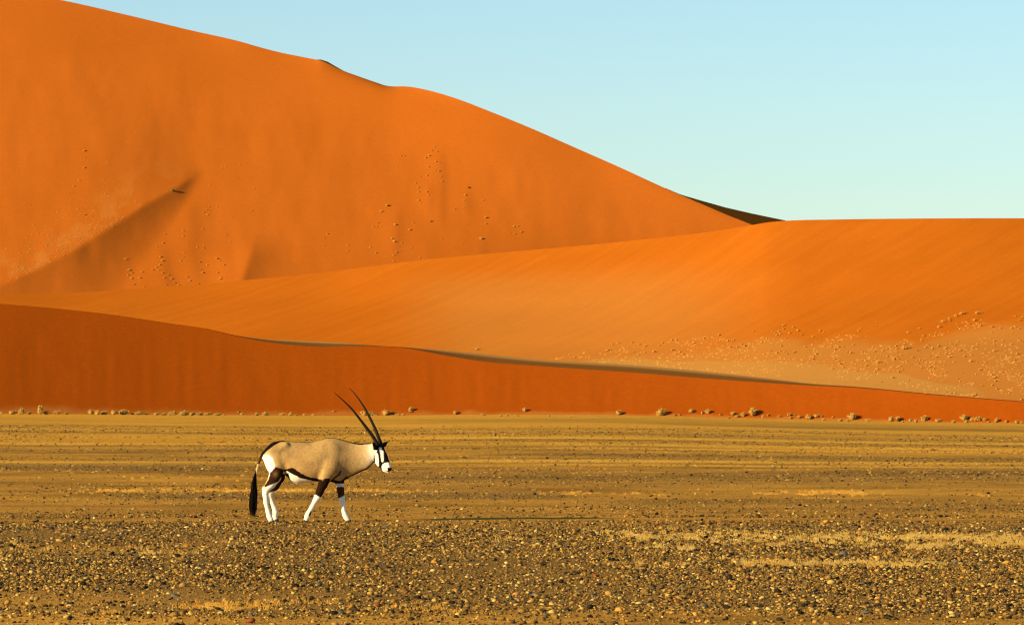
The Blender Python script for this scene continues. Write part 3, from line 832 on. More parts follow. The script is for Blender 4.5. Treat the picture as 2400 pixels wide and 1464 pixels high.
for k in range(8):
    pv, pt = PROT2[k]
    STM.append((pv, pt))
stone_mesh = {}
def put_stone(px, py, wd, colr, stretch, label, group=None, k=None):
    x, d, z = ground_hit(px, py)
    k = random.randrange(8) if k is None else k
    key = (k, colr)
    if key not in stone_mesh:
        me = mesh_np('stone_mesh', STM[k][0], STM[k][1], True)
        me.materials.append(M['stone ' + colr])
        stone_mesh[key] = me
    o = link('stone', stone_mesh[key])
    rad = wd * d / F / 2
    o.scale = (rad, rad * 0.9, rad * 1.25 / max(stretch, .8))
    o.rotation_euler = (0, random.uniform(-.15, .15), random.uniform(-.35, .35))
    o.location = (x, d, z + rad * 0.35 / stretch)
    return tag(o, label, 'stone', group)
for (px, py, wd, colr, stc, lab) in BIGST:
    put_stone(px, py, wd, colr, stc, lab)
r4 = np.random.default_rng(77)
names = list(STONE_COL)
cnt = 0
while cnt < 190:
    px = r4.uniform(0, 2400); py = r4.uniform(1226, 1460)
    if vnoise(px * .01, py * .03, 4) < -0.3: continue
    colr = names[r4.choice(7, p=[.24, .22, .10, .08, .16, .04, .16])]
    wd = r4.uniform(9, 14.5) * (0.75 + 0.5 * (py - 1226) / 234)
    where = 'upper' if py < 1300 else ('middle' if py < 1380 else 'lower')
    put_stone(px, py, wd, colr, r4.uniform(1.0, 1.9), colr + ' pebble, one of many scattered through the foreground gravel', colr + ' pebbles in the foreground gravel')
    cnt += 1

# ------------------------------------------------------------------ dry grass
def grass(name, patches, label, r, hmin, hmax, cols):
    V = []; T = []; C = []
    for (cx, cy, sx, sy, n) in patches:          # centre px, spread px (x), spread metres (depth), clumps
        x0, d0, z0 = ground_hit(cx, cy)
        for k in range(n):
            x = x0 + r.normal(0, sx * d0 / F); y = d0 + r.normal(0, sy)
            if float(vnoise(x * 2.2, y * 0.9, 55)) < -0.05 and r.random() < .85: continue
            z = float(ground_z(x, y)); h = r.uniform(hmin, hmax)
            base = np.array(cols[r.integers(len(cols))]) * r.uniform(.8, 1.2)
            for q in range(12):
                a = r.uniform(0, 6.283); lean = r.uniform(.15, .8); i = len(V)
                bx, by_ = x + r.normal(0, .35 * h), y + r.normal(0, .35 * h)
                L = h * r.uniform(.6, 1.1); ww = r.uniform(.0022, .005) * (d0 / 55)
                V += [(bx - ww, by_, z - .005), (bx + ww, by_, z - .005), (bx + math.cos(a) * lean * L, by_ + math.sin(a) * lean * L, z + L * math.sqrt(max(.1, 1 - lean * lean)))]
                c = base * r.uniform(.85, 1.15); C += [c * .8, c * .8, c]; T.append((i, i + 1, i + 2))
    o = link(name, mesh_np(name, V, T, False, color=np.array(C)), M['straw'])
    return tag(o, label, 'dry grass', kind='stuff')
r5 = np.random.default_rng(9)
PALE = [(0.52, 0.345, 0.075), (0.46, 0.27, 0.05), (0.56, 0.39, 0.11)]
GOLD = [(0.58, 0.31, 0.04), (0.55, 0.26, 0.03), (0.55, 0.34, 0.06)]
pl = [(cx, cy, 60, 1.5, 120) for cx, cy in [(1650, 1258), (1780, 1262), (1900, 1262), (2010, 1264), (2120, 1266), (2220, 1268), (2310, 1270), (2390, 1272), (2480, 1274), (1480, 1252)]]
pl += [(cx + r5.uniform(-15, 15), 1320 + r5.uniform(-4, 4), 26, .5, 26) for cx in range(1440, 2200, 55)] + [(r5.uniform(1500, 2400), r5.uniform(1255, 1290), 18, .4, 14) for _ in range(40)]
pl += [(cx, 1298, 70, 1.6, 22) for cx in (100, 260, 420)] + [(1230, 1262, 120, 1.5, 40), (420, 1290, 100, 1.6, 30)]
grass('dry_grass', pl, 'bands of short pale dry grass between the foreground pebbles', r5, .03, .075, PALE)
pl = [(500, 1418, 50, .45, 70), (580, 1424, 60, .45, 70), (330, 1435, 40, .3, 40), (700, 1416, 60, .35, 40), (1810, 1311, 40, .3, 60), (1790, 1322, 25, .2, 20), (990, 1428, 80, .4, 40), (1720, 1398, 20, .3, 12)]
grass('dry_grass', pl, 'low golden dry grass patches on the lowest sand strip', r5, .02, .055, GOLD)
pl = [(cx, 1151, 60, .8, 60) for cx in range(260, 900, 90)] + [(cx, 1154, 40, .8, 40) for cx in range(1890, 2010, 50)] + [(1350, 1156, 50, 1, 40), (560, 1120, 200, 3, 60)]
pl += [(cx, cy, 12, .5, 14) for cx, cy in ((1345, 1157), (1370, 1158), (1490, 1156), (1550, 1158), (1780, 1156), (1805, 1157), (1840, 1155), (1890, 1160), (2010, 1160), (2300, 1162))]
grass('dry_grass', pl, 'thin golden line of dry grass across the plain behind the animal', r5, .03, .06, GOLD)
pl = [(r5.uniform(0, 2400), r5.uniform(1035, 1110), 90, 1.2, 14) for _ in range(60)]
grass('dry_grass', pl, 'faint golden specks of dry grass thinly spread over the far plain', r5, .015, .04, GOLD)

# ------------------------------------------------------------------ oryx
# side-view outline read off an enlargement (zx, zy) of the photograph; 663 units are one metre, the ground is zy = 1350
OX0, OZ0, OSC = 780.0, 1350.0, 663.0
def ox(zx): return (np.asarray(zx, float) - OX0) / OSC
def oz(zy): return (OZ0 - np.asarray(zy, float)) / OSC
YAW = R(27)                                   # the head is turned a little towards the camera
HPX, HPZ = float(ox(1290)), float(oz(660))    # pivot: top of the neck

H_ = 0.0085
BX0, BX1, BY0, BY1, BZ0, BZ1 = -1.02, 1.10, -0.34, 0.30, -0.03, 1.28
ax = np.arange(BX0, BX1, H_); ay = np.arange(BY0, BY1, H_); az = np.arange(BZ0, BZ1, H_)
FLD = np.full((len(ax), len(ay), len(az)), 0.5, dtype=np.float32)

def blend(lo, hi, fn, k):
    "smooth union of fn(x,y,z) into the field inside a box"
    i0, i1 = np.searchsorted(ax, [lo[0], hi[0]]); j0, j1 = np.searchsorted(ay, [lo[1], hi[1]]); l0, l1 = np.searchsorted(az, [lo[2], hi[2]])
    x = ax[i0:i1, None, None]; y = ay[None, j0:j1, None]; z = az[None, None, l0:l1]
    d = fn(x, y, z)
    a = FLD[i0:i1, j0:j1, l0:l1]
    h = np.clip(0.5 + 0.5 * (a - d) / k, 0, 1)
    FLD[i0:i1, j0:j1, l0:l1] = a * (1 - h) + d * h - k * h * (1 - h)

def cone_chain(pts, k=0.02, flat=1.0, first_k=None, tf=None):
    "pts: (x, y, z, r) chain of round cones; flat > 1 makes them narrower sideways; tf maps world to local coordinates"
    for i, ((x1, y1, z1, r1), (x2, y2, z2, r2)) in enumerate(zip(pts[:-1], pts[1:])):
        A = np.array([x1, y1, z1]); B = np.array([x2, y2, z2]); BA = B - A; L2 = BA @ BA
        def fn(x, y, z):
            if tf: x, y, z = tf(x, y, z)
            px, py, pz = x - A[0], y - A[1], z - A[2]
            t = np.clip((px * BA[0] + py * BA[1] + pz * BA[2]) / L2, 0, 1)
            return np.sqrt((px - t * BA[0])**2 + ((py - t * BA[1]) * flat)**2 + (pz - t * BA[2])**2) - (r1 + (r2 - r1) * t)
        P = np.array([A, B])
        if tf is not None:
            c = math.cos(YAW); s_ = math.sin(YAW)
            P = np.array([[HPX + (p[0] - HPX) * c + p[1] * s_ * 1, -(p[0] - HPX) * s_ + p[1] * c, p[2]] for p in P])
        m_ = max(r1, r2) + 0.10
        blend(P.min(0) - m_, P.max(0) + m_, fn, first_k if (i == 0 and first_k) else k)

# torso and neck: top and bottom line, half width
topz = spline([(ox(222), oz(725)), (ox(235), oz(690)), (ox(260), oz(650)), (ox(300), oz(612)), (ox(350), oz(590)), (ox(400), oz(581)), (ox(470), oz(585)), (ox(560), oz(592)), (ox(650), oz(593)), (ox(720), oz(588)), (ox(780), oz(572)),
               (ox(840), oz(557)), (ox(885), oz(553)), (ox(940), oz(559)), (ox(1000), oz(575)), (ox(1080), oz(597)), (ox(1150), oz(606)), (ox(1210), oz(602)), (ox(1270), oz(600)), (ox(1310), oz(612)), (ox(1335), oz(640))])
botz = spline([(ox(222), oz(735)), (ox(235), oz(760)), (ox(270), oz(850)), (ox(330), oz(890)), (ox(400), oz(890)), (ox(455), oz(915)), (ox(500), oz(962)), (ox(550), oz(982)), (ox(620), oz(980)), (ox(700), oz(974)), (ox(780), oz(964)),
               (ox(860), oz(968)), (ox(920), oz(980)), (ox(965), oz(978)), (ox(1005), oz(955)), (ox(1040), oz(932)), (ox(1100), oz(905)), (ox(1170), oz(870)), (ox(1230), oz(842)), (ox(1262), oz(810)), (ox(1290), oz(770)), (ox(1335), oz(660))])
halfw = spline([(ox(222), .05), (ox(240), .095), (ox(280), .155), (ox(340), .19), (ox(420), .20), (ox(520), .215), (ox(620), .235), (ox(720), .235), (ox(820), .215), (ox(900), .19), (ox(980), .155), (ox(1050), .115), (ox(1130), .088), (ox(1220), .078), (ox(1290), .072), (ox(1335), .05)])
def torso(x, y, z):
    X_ = np.clip(x, ox(222), ox(1335))
    tz_, bz_, hw_ = topz(X_), botz(X_), halfw(X_)
    zc = tz_ - (tz_ - bz_) * 0.5; hz = np.maximum((tz_ - bz_) * 0.5, 0.012)
    q = (z - zc) / hz
    # barrel: fullest a little below the middle, narrow over the spine
    hw2 = hw_ * (1 - 0.26 * np.clip(q, 0, 1.2) ** 1.5 - 0.10 * np.clip(-q, 0, 1.2) ** 2 * sstep(ox(560), ox(900), X_))
    r_ = (np.abs(q) ** 2.15 + np.abs(y / hw2) ** 2.15) ** (1 / 2.15)
    d = (r_ - 1) * np.minimum(hz, hw2) * 0.9
    return np.maximum(d, np.abs(x - X_) * 1.0 + d * 0 - 0.004 if False else d + np.abs(x - X_))
blend((BX0, BY0, BZ0), (BX1, BY1, BZ1), torso, 0.0001)

def zp(zx, zy, y, r): return (float(ox(zx)), y, float(oz(zy)), r / OSC)
# thighs, hind legs (near side is y < 0)
for sd in (-1, 1):
    cone_chain([zp(330, 720, sd * .10, 88), zp(372, 820, sd * .125, 78)], 0.05, 1.25)
    cone_chain([zp(895, 690, sd * .085, 70), zp(868, 820, sd * .124, 78), zp(835, 905, sd * .128, 58)], 0.06, 1.35)     # shoulder and upper arm
for sd in (-1, 1):
    cone_chain([zp(452, 628, sd * .105, 26), zp(405, 660, sd * .13, 24)], 0.05, 1.0)     # hip bones
NH = [zp(362, 850, -.125, 66), zp(350, 925, -.118, 58), zp(312, 985, -.11, 46), zp(266, 1040, -.10, 35), zp(258, 1075, -.10, 29), zp(266, 1170, -.10, 23), zp(286, 1255, -.10, 22), zp(297, 1295, -.10, 26), zp(310, 1326, -.105, 25)]
FH = [zp(385, 850, .125, 64), zp(385, 930, .118, 50), zp(345, 1010, .11, 40), zp(296, 1070, .10, 33), zp(290, 1100, .10, 28), zp(312, 1165, .10, 22), zp(338, 1225, .10, 22), zp(347, 1258, .10, 25), zp(342, 1300, .105, 23), zp(350, 1322, .105, 21)]
NF = [zp(832, 915, -.13, 55), zp(806, 985, -.118, 45), zp(776, 1055, -.11, 36), zp(752, 1112, -.105, 32), zp(730, 1150, -.105, 25), zp(696, 1212, -.105, 20.5), zp(664, 1268, -.105, 23), zp(655, 1292, -.105, 25), zp(643, 1325, -.105, 22)]
FF = [zp(930, 915, .12, 60), zp(955, 975, .112, 44), zp(964, 1050, .105, 35), zp(975, 1120, .105, 30), zp(980, 1160, .105, 25), zp(992, 1230, .105, 21), zp(1004, 1280, .105, 24), zp(1020, 1312, .105, 24), zp(1034, 1330, .105, 21)]
for ch in (NH, FH, NF, FF):
    cone_chain(ch, 0.016, 1.2, 0.03)
# small bony knobs: hock point, dew claws
cone_chain([zp(243, 1028, -.10, 17), zp(262, 1060, -.10, 20)], 0.02, 1.2)
cone_chain([zp(277, 1062, .10, 15), zp(292, 1090, .10, 18)], 0.02, 1.2)
# belly tuft
cone_chain([zp(510, 950, 0, 26), zp(560, 970, 0, 22)], 0.03, 1.0)
# tail root
cone_chain([zp(240, 700, 0, 20), zp(212, 745, -.005, 13), zp(190, 800, -.01, 10), zp(176, 850, -.012, 9), zp(170, 890, -.012, 9)], 0.02)

# head, in its own frame turned about the pivot
def head_tf(x, y, z):
    c = math.cos(YAW); s_ = math.sin(YAW)
    dx = x - HPX
    return HPX + dx * c - y * s_, dx * s_ + y * c, z
CY = math.cos(YAW)
def hp(zx, zy, r, w=0.0): return (HPX + (float(ox(zx)) - HPX) / CY, w, float(oz(zy)), r / OSC)
cone_chain([hp(1290, 690, 66), hp(1328, 672, 58), hp(1362, 735, 52), hp(1402, 806, 41), hp(1424, 843, 31)], 0.02, 1.30, 0.04, head_tf)
cone_chain([hp(1308, 740, 46), hp(1345, 795, 34), hp(1390, 848, 25), hp(1408, 862, 20)], 0.025, 1.25, 0.03, head_tf)
cone_chain([hp(1330, 640, 34, -.02), hp(1330, 640, 34.1, .02)][:1] + [hp(1332, 640, 34, .02)], 0.02, 1.0, None, head_tf)          # horn boss
for sd in (-1, 1):
    cone_chain([hp(1337, 678, 17, sd * .052), hp(1350, 690, 15, sd * .052)], 0.015, 1.0, None, head_tf)                                # brow over the eye
    cone_chain([hp(1432, 838, 12, sd * .022), hp(1436, 850, 11, sd * .022)], 0.012, 1.0, None, head_tf)                               # nostril wing
    # ears: out, back and up from behind the horns
    e0 = hp(1308, 655, 17, sd * .06); e1 = hp(1320, 637, 24, sd * .115); e2 = hp(1332, 616, 20, sd * .165); e3 = hp(1345, 594, 7, sd * .215)
    cone_chain([e0, e1, e2, e3], 0.01, 1.0, 0.015, head_tf)

# surface nets
sgn = FLD < 0
mixed = np.zeros(tuple(n - 1 for n in FLD.shape), dtype=np.int8)
for a in (0, 1):
    for b_ in (0, 1):
        for c in (0, 1):
            mixed += sgn[a:a + mixed.shape[0], b_:b_ + mixed.shape[1], c:c + mixed.shape[2]]
ci = np.argwhere((mixed > 0) & (mixed < 8))
vid = np.full(mixed.shape, -1, dtype=np.int64); vid[tuple(ci.T)] = np.arange(len(ci))
acc = np.zeros((len(ci), 3)); cntv = np.zeros(len(ci))
corners = [(a, b_, c) for a in (0, 1) for b_ in (0, 1) for c in (0, 1)]
for p in corners:
    for axn in range(3):
        if p[axn]: continue
        q = list(p); q[axn] = 1
        f0 = FLD[ci[:, 0] + p[0], ci[:, 1] + p[1], ci[:, 2] + p[2]]; f1 = FLD[ci[:, 0] + q[0], ci[:, 1] + q[1], ci[:, 2] + q[2]]
        cr = (f0 < 0) != (f1 < 0)
        t_ = np.where(cr, f0 / np.where(cr, f0 - f1, 1), 0)
        e = np.repeat(np.array(p, float)[None], len(ci), 0); e[:, axn] += t_
        acc[cr] += e[cr]; cntv[cr] += 1
VB = (ci + acc / cntv[:, None]) * H_ + np.array([ax[0], ay[0], az[0]])
FB = []
for axn in range(3):
    u, v_ = [(1, 2), (2, 0), (0, 1)][axn]
    sl0 = [slice(None)] * 3; sl1 = [slice(None)] * 3
    sl0[axn] = slice(0, -1); sl1[axn] = slice(1, None)
    s0 = sgn[tuple(sl0)]; s1 = sgn[tuple(sl1)]
    ed = np.argwhere(s0 != s1)
    ed = ed[(ed[:, u] > 0) & (ed[:, v_] > 0) & (ed[:, u] < FLD.shape[u] - 1) & (ed[:, v_] < FLD.shape[v_] - 1)]
    flip = s0[tuple(ed.T)]
    def cell(du, dv):
        k_ = ed.copy(); k_[:, u] += du; k_[:, v_] += dv
        return vid[tuple(k_.T)]
    q = np.stack([cell(-1, -1), cell(0, -1), cell(0, 0), cell(-1, 0)], -1)
    q[~flip] = q[~flip][:, ::-1]
    FB.append(q)
FB = np.concatenate(FB)
# a little Laplacian smoothing
for _ in range(2):
    sm = np.zeros_like(VB); dg = np.zeros(len(VB))
    for a, b_ in ((0, 1), (1, 2), (2, 3), (3, 0)):
        np.add.at(sm, FB[:, a], VB[FB[:, b_]]); np.add.at(dg, FB[:, a], 1)
    VB = VB * 0.5 + 0.5 * sm / np.maximum(dg, 1)[:, None]

# coat markings plus a painted shoulder highlight and shadow line, per vertex
zx = VB[:, 0] * OSC + OX0; zy = OZ0 - VB[:, 2] * OSC; yy = VB[:, 1]
TAN = np.array((0.40, 0.25, 0.088)); CREAM = np.array((0.62, 0.45, 0.21)); WHITE = np.array((0.82, 0.77, 0.64)); BLACK = np.array((0.007, 0.005, 0.004)); BROWN = np.array((0.017, 0.007, 0.003)); UMBER = np.array((0.055, 0.023, 0.007))
COLR = np.repeat(TAN[None], len(VB), 0)
jit = 3.0 * fbm(zx * 0.09, zy * 0.09, 71, 2) * 2
def lay(mask, c, soft=None):
    mk = np.clip(np.asarray(mask, float), 0, 1)[:, None]
    COLR[:] = COLR * (1 - mk) + np.array(c) * mk
def dist_to(pts): return seg_dist(zx, zy, pts)
# broad tone: paler towards the neck and shoulder, darker saddle
lay(0.55 * sstep(980, 1230, zx) * sstep(700, 600, zy) if False else 0.5 * sstep(1000, 1250, zx), CREAM)
lay(0.45 * np.exp(-((zx - 800) / 28) ** 2) * sstep(760, 860, zy) * (1 - sstep(930, 960, zy)), CREAM)  # highlight strip down the upper arm, painted into the coat
lay(0.5 * (1 - sstep(300, 420, zx)) * sstep(640, 720, zy), CREAM)
lay(0.8 * np.clip(1.4 * fbm(zx * .012, zy * .015, 72, 4) + .12, 0, 1) * (zx < 1050), np.array((0.27, 0.165, 0.060)))
lay(0.35 * np.exp(-((zx - 560) / 170) ** 2) * np.exp(-((zy - 690) / 70) ** 2), np.array((0.27, 0.165, 0.062)))
lay(0.5 * np.exp(-((zx - 400) ** 2 + (zy - 690) ** 2) / 30.0 ** 2), np.array((0.25, 0.15, 0.055)))
body = (zy < 1010)
# white rump
rump = [(205, 735), (240, 715), (290, 712), (330, 738), (352, 800), (348, 838), (308, 880), (296, 935), (270, 930), (225, 800)]
lay(poly_in(rump, zx + jit, zy + jit) & (np.abs(yy) > .02) & body, WHITE)
# black along the croup and thin line on the spine
below_top = (topz(np.clip(VB[:, 0], ox(222), ox(1335))) - VB[:, 2]) * OSC
croup = [(180, 800), (205, 720), (240, 655), (300, 600), (350, 575), (450, 560), (450, 588), (400, 592), (345, 622), (285, 668), (245, 708), (226, 745), (206, 800)]
lay(poly_in(croup, zx, zy), BLACK)
lay((np.abs(yy) < .030) & (below_top < 20) & (zx > 400) & (zx < 1280), BLACK * 1.6)
# flank stripe and white belly
up = np.interp(zx, [425, 470, 510, 545, 600, 680, 775, 800], [858, 845, 834, 846, 888, 925, 942, 945])
lo = np.interp(zx, [425, 470, 500, 540, 600, 700, 775, 800], [868, 866, 884, 905, 932, 956, 966, 968])
inx = (zx > 430) & (zx < 800)
lay(inx & (zy + jit > lo) & (zy < 1010) & (zx > 462) & (zx < 735), WHITE)
lay(inx & (zy + jit > lo) & (zy < 1000) & (zx >= 735), BROWN)
lay(inx & (zy + jit > up) & (zy + jit <= lo + 2), BROWN * 0.75)
lay(poly_in([(440, 905), (478, 880), (495, 955), (470, 940)], zx, zy), BLACK)
# chest and throat: black underline
above_bot = (VB[:, 2] - botz(np.clip(VB[:, 0], ox(222), ox(1335)))) * OSC
lay((zx > 995) & (zx < 1290) & (above_bot < 13) & (zy < 990), BLACK)
lay((zx > 860) & (zx <= 1030) & (above_bot < 22 + 6 * np.sin(zx * .05)) & (zy < 1000) & (yy > -.10), BLACK * 1.3)
lay((dist_to([(972, 868), (955, 900), (915, 930), (880, 962)]) < 7) & (yy < -.05) & body, BROWN)  # shadow line in front of the shoulder, painted into the coat

def leg_part(ch, rad):
    d = np.full(len(VB), 1e9); tt = np.zeros(len(VB))
    for i, (p, q) in enumerate(zip(ch[:-1], ch[1:])):
        A = np.array(p[:3]); B = np.array(q[:3]); BA = B - A
        t_ = np.clip(((VB - A) @ BA) / (BA @ BA), 0, 1)
        dd = np.linalg.norm(VB - A - t_[:, None] * BA, axis=1) - (p[3] + (q[3] - p[3]) * t_)
        better = dd < d
        d = np.where(better, dd, d); tt = np.where(better, i + t_, tt)
    return d, tt
legs = [leg_part(ch, 0) for ch in (NH, FH, NF, FF)]
dm = np.min([l[0] for l in legs], axis=0)
def own(k): return (legs[k][0] <= dm + 1e-6) & (legs[k][0] < 0.03) & (zy > 820)
# near hind: brown thigh patch, white below the hock
o_ = own(0)
thigh = [(362, 826), (400, 838), (432, 856), (425, 905), (400, 950), (372, 990), (330, 1060), (300, 1100), (250, 1010), (292, 945), (306, 885)]
side = np.abs(yy) > 0.05
lay(poly_in(thigh, zx + jit, zy + jit) & (yy < -.05), BROWN * 1.3)
lay(0.7 * np.exp(-((zx - 362) ** 2 + (zy - 895) ** 2) / 28.0 ** 2) * (yy < -.05), np.array((0.22, 0.11, 0.045)))
lay(o_ & (zy + 0.45 * (zx - 262) > 1018), WHITE)
lay(o_ & (zy < 1000) & (zx > 0) & (dist_to([(440, 880), (425, 920), (378, 985)]) < 9), CREAM)
# far hind
o_ = own(1) & (yy > 0.03)
lay(o_ & (zy > 890), BROWN)
lay(o_ & (zy + 0.35 * (zx - 290) > 1075), WHITE)
# near fore
o_ = own(2) & (yy < -.03)
lay(o_ & (zy + 0.9 * (zx - 800) + jit * 2 > 955) & (zy > 935) & (zx < 870), BROWN)
lay(o_ & (zy - 0.5 * (zx - 755) > 1101), WHITE)
lay(o_ & (dist_to([(690, 1255), (676, 1285)]) < 8), BROWN)
# far fore
o_ = own(3) & (yy > 0.03)
lay(o_ & (zy > 960), BLACK * 2)
lay(o_ & (zy > 988), WHITE)
lay(o_ & (zy > 1018 + jit), UMBER)
lay(o_ & (zy + 0.55 * (zx - 985) > 1108) & (zy > 1085), WHITE)
# tail root dark
lay((zx < 222) & (zy > 735) & (zy < 830), UMBER)
lay((zx < 210) & (zy >= 800), CREAM * 0.8)

# head: fold the far side on to the near side, then paint in the picture plane of the near side
hx, hy, hz = head_tf(VB[:, 0], VB[:, 1], VB[:, 2])
w_ = -np.abs(hy)
c = math.cos(YAW); s_ = math.sin(YAW)
fx = HPX + (hx - HPX) * c + w_ * s_
fzx = fx * OSC + OX0
def big(pts): return [((780 + a / 12.2 - 560) * 4.0675, (1010 + b_ / 12.2 - 890) * 4.0675) for a, b_ in pts]
is_head = poly_in([(1262, 560), (1290, 690), (1282, 760), (1292, 835), (1400, 930), (1600, 930), (1600, 560)], fzx, zy) & (zy > 560)
def hl(poly, c_, extra=True): lay(is_head & poly_in(big(poly), fzx, zy) & extra, c_)
lay(is_head, BLACK)
lay(is_head & poly_in(big([(1120, 690), (1200, 690), (1215, 1000), (1120, 960)]), fzx, zy), UMBER * 0.8)
hl([(1150, 545), (1250, 540), (1290, 680), (1305, 830), (1305, 1000), (1260, 1018), (1195, 990), (1205, 820), (1195, 700), (1150, 640)], WHITE)
hl([(1308, 490), (1350, 455), (1390, 480), (1405, 550), (1450, 560), (1447, 700), (1440, 850), (1410, 888), (1380, 860), (1365, 700), (1345, 620), (1330, 540)], WHITE)
hl([(1390, 1000), (1420, 945), (1480, 900), (1560, 890), (1700, 900), (1720, 1250), (1480, 1250), (1400, 1100)], WHITE)
nose = is_head & (hx > HPX + (float(ox(1424)) - HPX) / CY) & (zy > 832) & (zy < 872) & (np.abs(hy) < .045)
lay(nose, BLACK)
lay(is_head & (seg_dist(hx * OSC + OX0, zy, [((HPX + (float(ox(1400)) - HPX) / CY) * OSC + OX0, 862), ((HPX + (float(ox(1428)) - HPX) / CY) * OSC + OX0, 868)]) < 3.5), UMBER)
# ears: outside pale grey with black rim
ear = is_head & (np.abs(hy) > .085) & (zy < 690)
lay(ear, BLACK * 1.3)
lay(ear & (np.abs(hy) > .10) & (np.abs(hy) < .15) & (hx < HPX + 0.012), np.array((0.20, 0.14, 0.08)))
# cream cheek on the neck behind the head
lay(0.8 * (~is_head) * np.exp(-((zx - 1285) / 60) ** 2) * sstep(595, 640, zy) * (above_bot > 20), WHITE * 0.95)
# soften the marking edges a touch
for _ in range(1):
    sm = np.zeros_like(COLR); dg = np.zeros(len(VB))
    for a, b_ in ((0, 1), (1, 2), (2, 3), (3, 0)):
        np.add.at(sm, FB[:, a], COLR[FB[:, b_]]); np.add.at(dg, FB[:, a], 1)
    COLR = COLR * 0.6 + 0.4 * sm / np.maximum(dg, 1)[:, None]

# place the animal on the plain
gxo, gdo, gzo = ground_hit((OX0 / 4.0675) + 560, 1222.5)
oryx = bpy.data.objects.new('oryx', None)
COL.objects.link(oryx)
oryx.location = (gxo, gdo, gzo)
oryx.empty_display_size = 0.3
tag(oryx, 'fawn oryx with black and white face and long straight horns walking across the plain', 'oryx')
body_o = link('body', mesh_np('oryx_body', VB, FB, True, color=COLR), M['hide'], oryx)

def tube(path, rad, nseg=14, rings=None, cap=True):
    path = np.array(path, float); n = len(path)
    V = []; Q = []
    T_ = np.gradient(path, axis=0); T_ /= np.linalg.norm(T_, axis=1)[:, None]
    for i in range(n):
        a = np.cross(T_[i], (0, 1, 0)); a /= np.linalg.norm(a); b_ = np.cross(T_[i], a)
        for k in range(nseg):
            th = 2 * np.pi * k / nseg
            V.append(path[i] + rad[i] * (a * math.cos(th) + b_ * math.sin(th)))
    for i in range(n - 1):
        for k in range(nseg):
            k2 = (k + 1) % nseg
            Q.append((i * nseg + k, i * nseg + k2, (i + 1) * nseg + k2, (i + 1) * nseg + k))
    return np.array(V), np.array(Q)

def wline(zpts, ys, n):
    zp_ = np.array(zpts, float)
    L = np.concatenate([[0], np.cumsum(np.hypot(*np.diff(zp_, axis=0).T))]); L /= L[-1]
    u = np.linspace(0, 1, n)
    fx_, fz_ = spline(list(zip(L, zp_[:, 0]))), spline(list(zip(L, zp_[:, 1])))
    return np.stack([ox(fx_(u)), np.interp(u, [0, 1], ys), oz(fz_(u))], -1), u
# horns: ringed on the lower half, tapering to sharp tips
hy0 = -(float(ox(1330)) - HPX) * math.tan(YAW)
for pts, ys in (([(1326, 628), (1280, 548), (1220, 465), (1150, 372), (1080, 284), (1000, 203), (950, 158), (905, 120)], (hy0 - .035, hy0 - .20)),
                ([(1352, 622), (1328, 556), (1294, 470), (1250, 378), (1200, 284), (1140, 192), (1090, 128), (1045, 82)], (hy0 + .035, hy0 + .20))):
    path, u = wline(pts, ys, 150)
    rad = (0.0245 * (1 - u) ** 0.75 + 0.002) * (1 + 0.10 * (np.maximum(0, np.sin(u * 2 * np.pi * 34)) ** 2) * (1 - sstep(.45, .62, u)))
    v_, q_ = tube(path, rad, 12)
    link('horn', mesh_np('horn', v_, q_, True), M['horn'], oryx)
# eyes
for sd in (-1, 1):
    e = hp(1339, 687, 1, sd * .066)
    dx = e[0] - HPX
    wx, wy = HPX + dx * c + e[1] * s_, -dx * s_ + e[1] * c
    bm = bmesh.new(); bmesh.ops.create_icosphere(bm, subdivisions=2, radius=0.017)
    me = bpy.data.meshes.new('eye'); bm.to_mesh(me); bm.free()
    eo = link('eye', me, M['eye'], oryx); eo.location = (wx, wy, e[2])
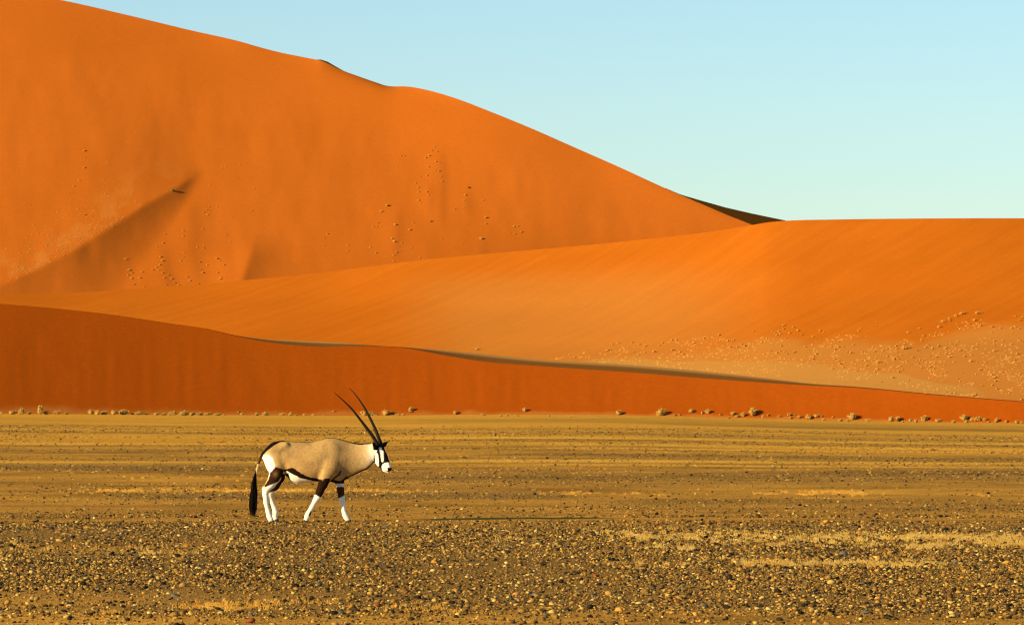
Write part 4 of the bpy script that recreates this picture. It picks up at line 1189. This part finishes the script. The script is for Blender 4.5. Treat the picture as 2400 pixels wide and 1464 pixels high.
# hooves: two pointed toes each
def hoof(x, y, z, ang, pitch=0.0):
    V = []; Q = []
    prof = [(-.022, .030, .017), (-.026, 0.0, .020)]
    for toe in (-1, 1):
        off = len(V)
        ring = [(-.020, .0), (-.010, .016), (.020, .014), (.048, .002), (.020, -.010), (-.010, -.013)]
        for (hgt, sc_) in ((0.0, 1.0), (.022, .92), (.045, .70)):
            for (rx, ry) in ring:
                V.append((rx * sc_ - hgt * .25, (ry * sc_ + toe * .014), hgt))
        n = 6
        for lv in range(2):
            for k in range(n):
                k2 = (k + 1) % n
                Q.append((off + lv * n + k, off + lv * n + k2, off + (lv + 1) * n + k2, off + (lv + 1) * n + k))
    o = link('hoof', mesh_np('hoof', np.array(V), np.array(Q), False), M['hoof'], oryx)
    o.location = (x, y, z); o.rotation_euler = (0, pitch, ang)
hoof(float(ox(312)), -.105, -.008, 0)
hoof(float(ox(350)), .105, .008, 0, R(18))
hoof(float(ox(640)), -.105, -.008, 0)
hoof(float(ox(1036)), .105, -.008, 0)
# tail tuft: long black hair strands
r6 = np.random.default_rng(3)
VT = []; TT = []
for k in range(420):
    a = r6.uniform(0, 6.283); rr = math.sqrt(r6.random())
    z0 = r6.uniform(845, 1060); z1 = min(1300, z0 + r6.uniform(180, 330)) if r6.random() < .7 else r6.uniform(1230, 1300)
    n = 7
    pts = []
    for i in range(n):
        q = z0 + (z1 - z0) * i / (n - 1)
        cxq = np.interp(q, [840, 900, 1000, 1150, 1300], [173, 162, 148, 140, 137]); wq = np.interp(q, [840, 900, 1000, 1150, 1240, 1300], [6, 22, 38, 42, 36, 22])
        sp_ = min(1, .25 + i / (n - 1))
        pts.append((float(ox(cxq + wq * rr * math.cos(a) * sp_)), -.012 + wq / OSC * .8 * rr * math.sin(a) * sp_, float(oz(q))))
    wd = r6.uniform(.0025, .0055)
    ang = r6.uniform(0, 3.14); dxw, dyw = wd * math.cos(ang), wd * math.sin(ang)
    i0 = len(VT)
    for i, p in enumerate(pts):
        f_ = 1 - (i / (n - 1)) ** 3 * .8
        VT += [(p[0] - dxw * f_, p[1] - dyw * f_, p[2]), (p[0] + dxw * f_, p[1] + dyw * f_, p[2])]
    for i in range(n - 1):
        TT.append((i0 + 2 * i, i0 + 2 * i + 1, i0 + 2 * i + 3, i0 + 2 * i + 2))
link('tail_tuft', mesh_np('tail_tuft', np.array(VT), np.array(TT), True), M['hair'], oryx)
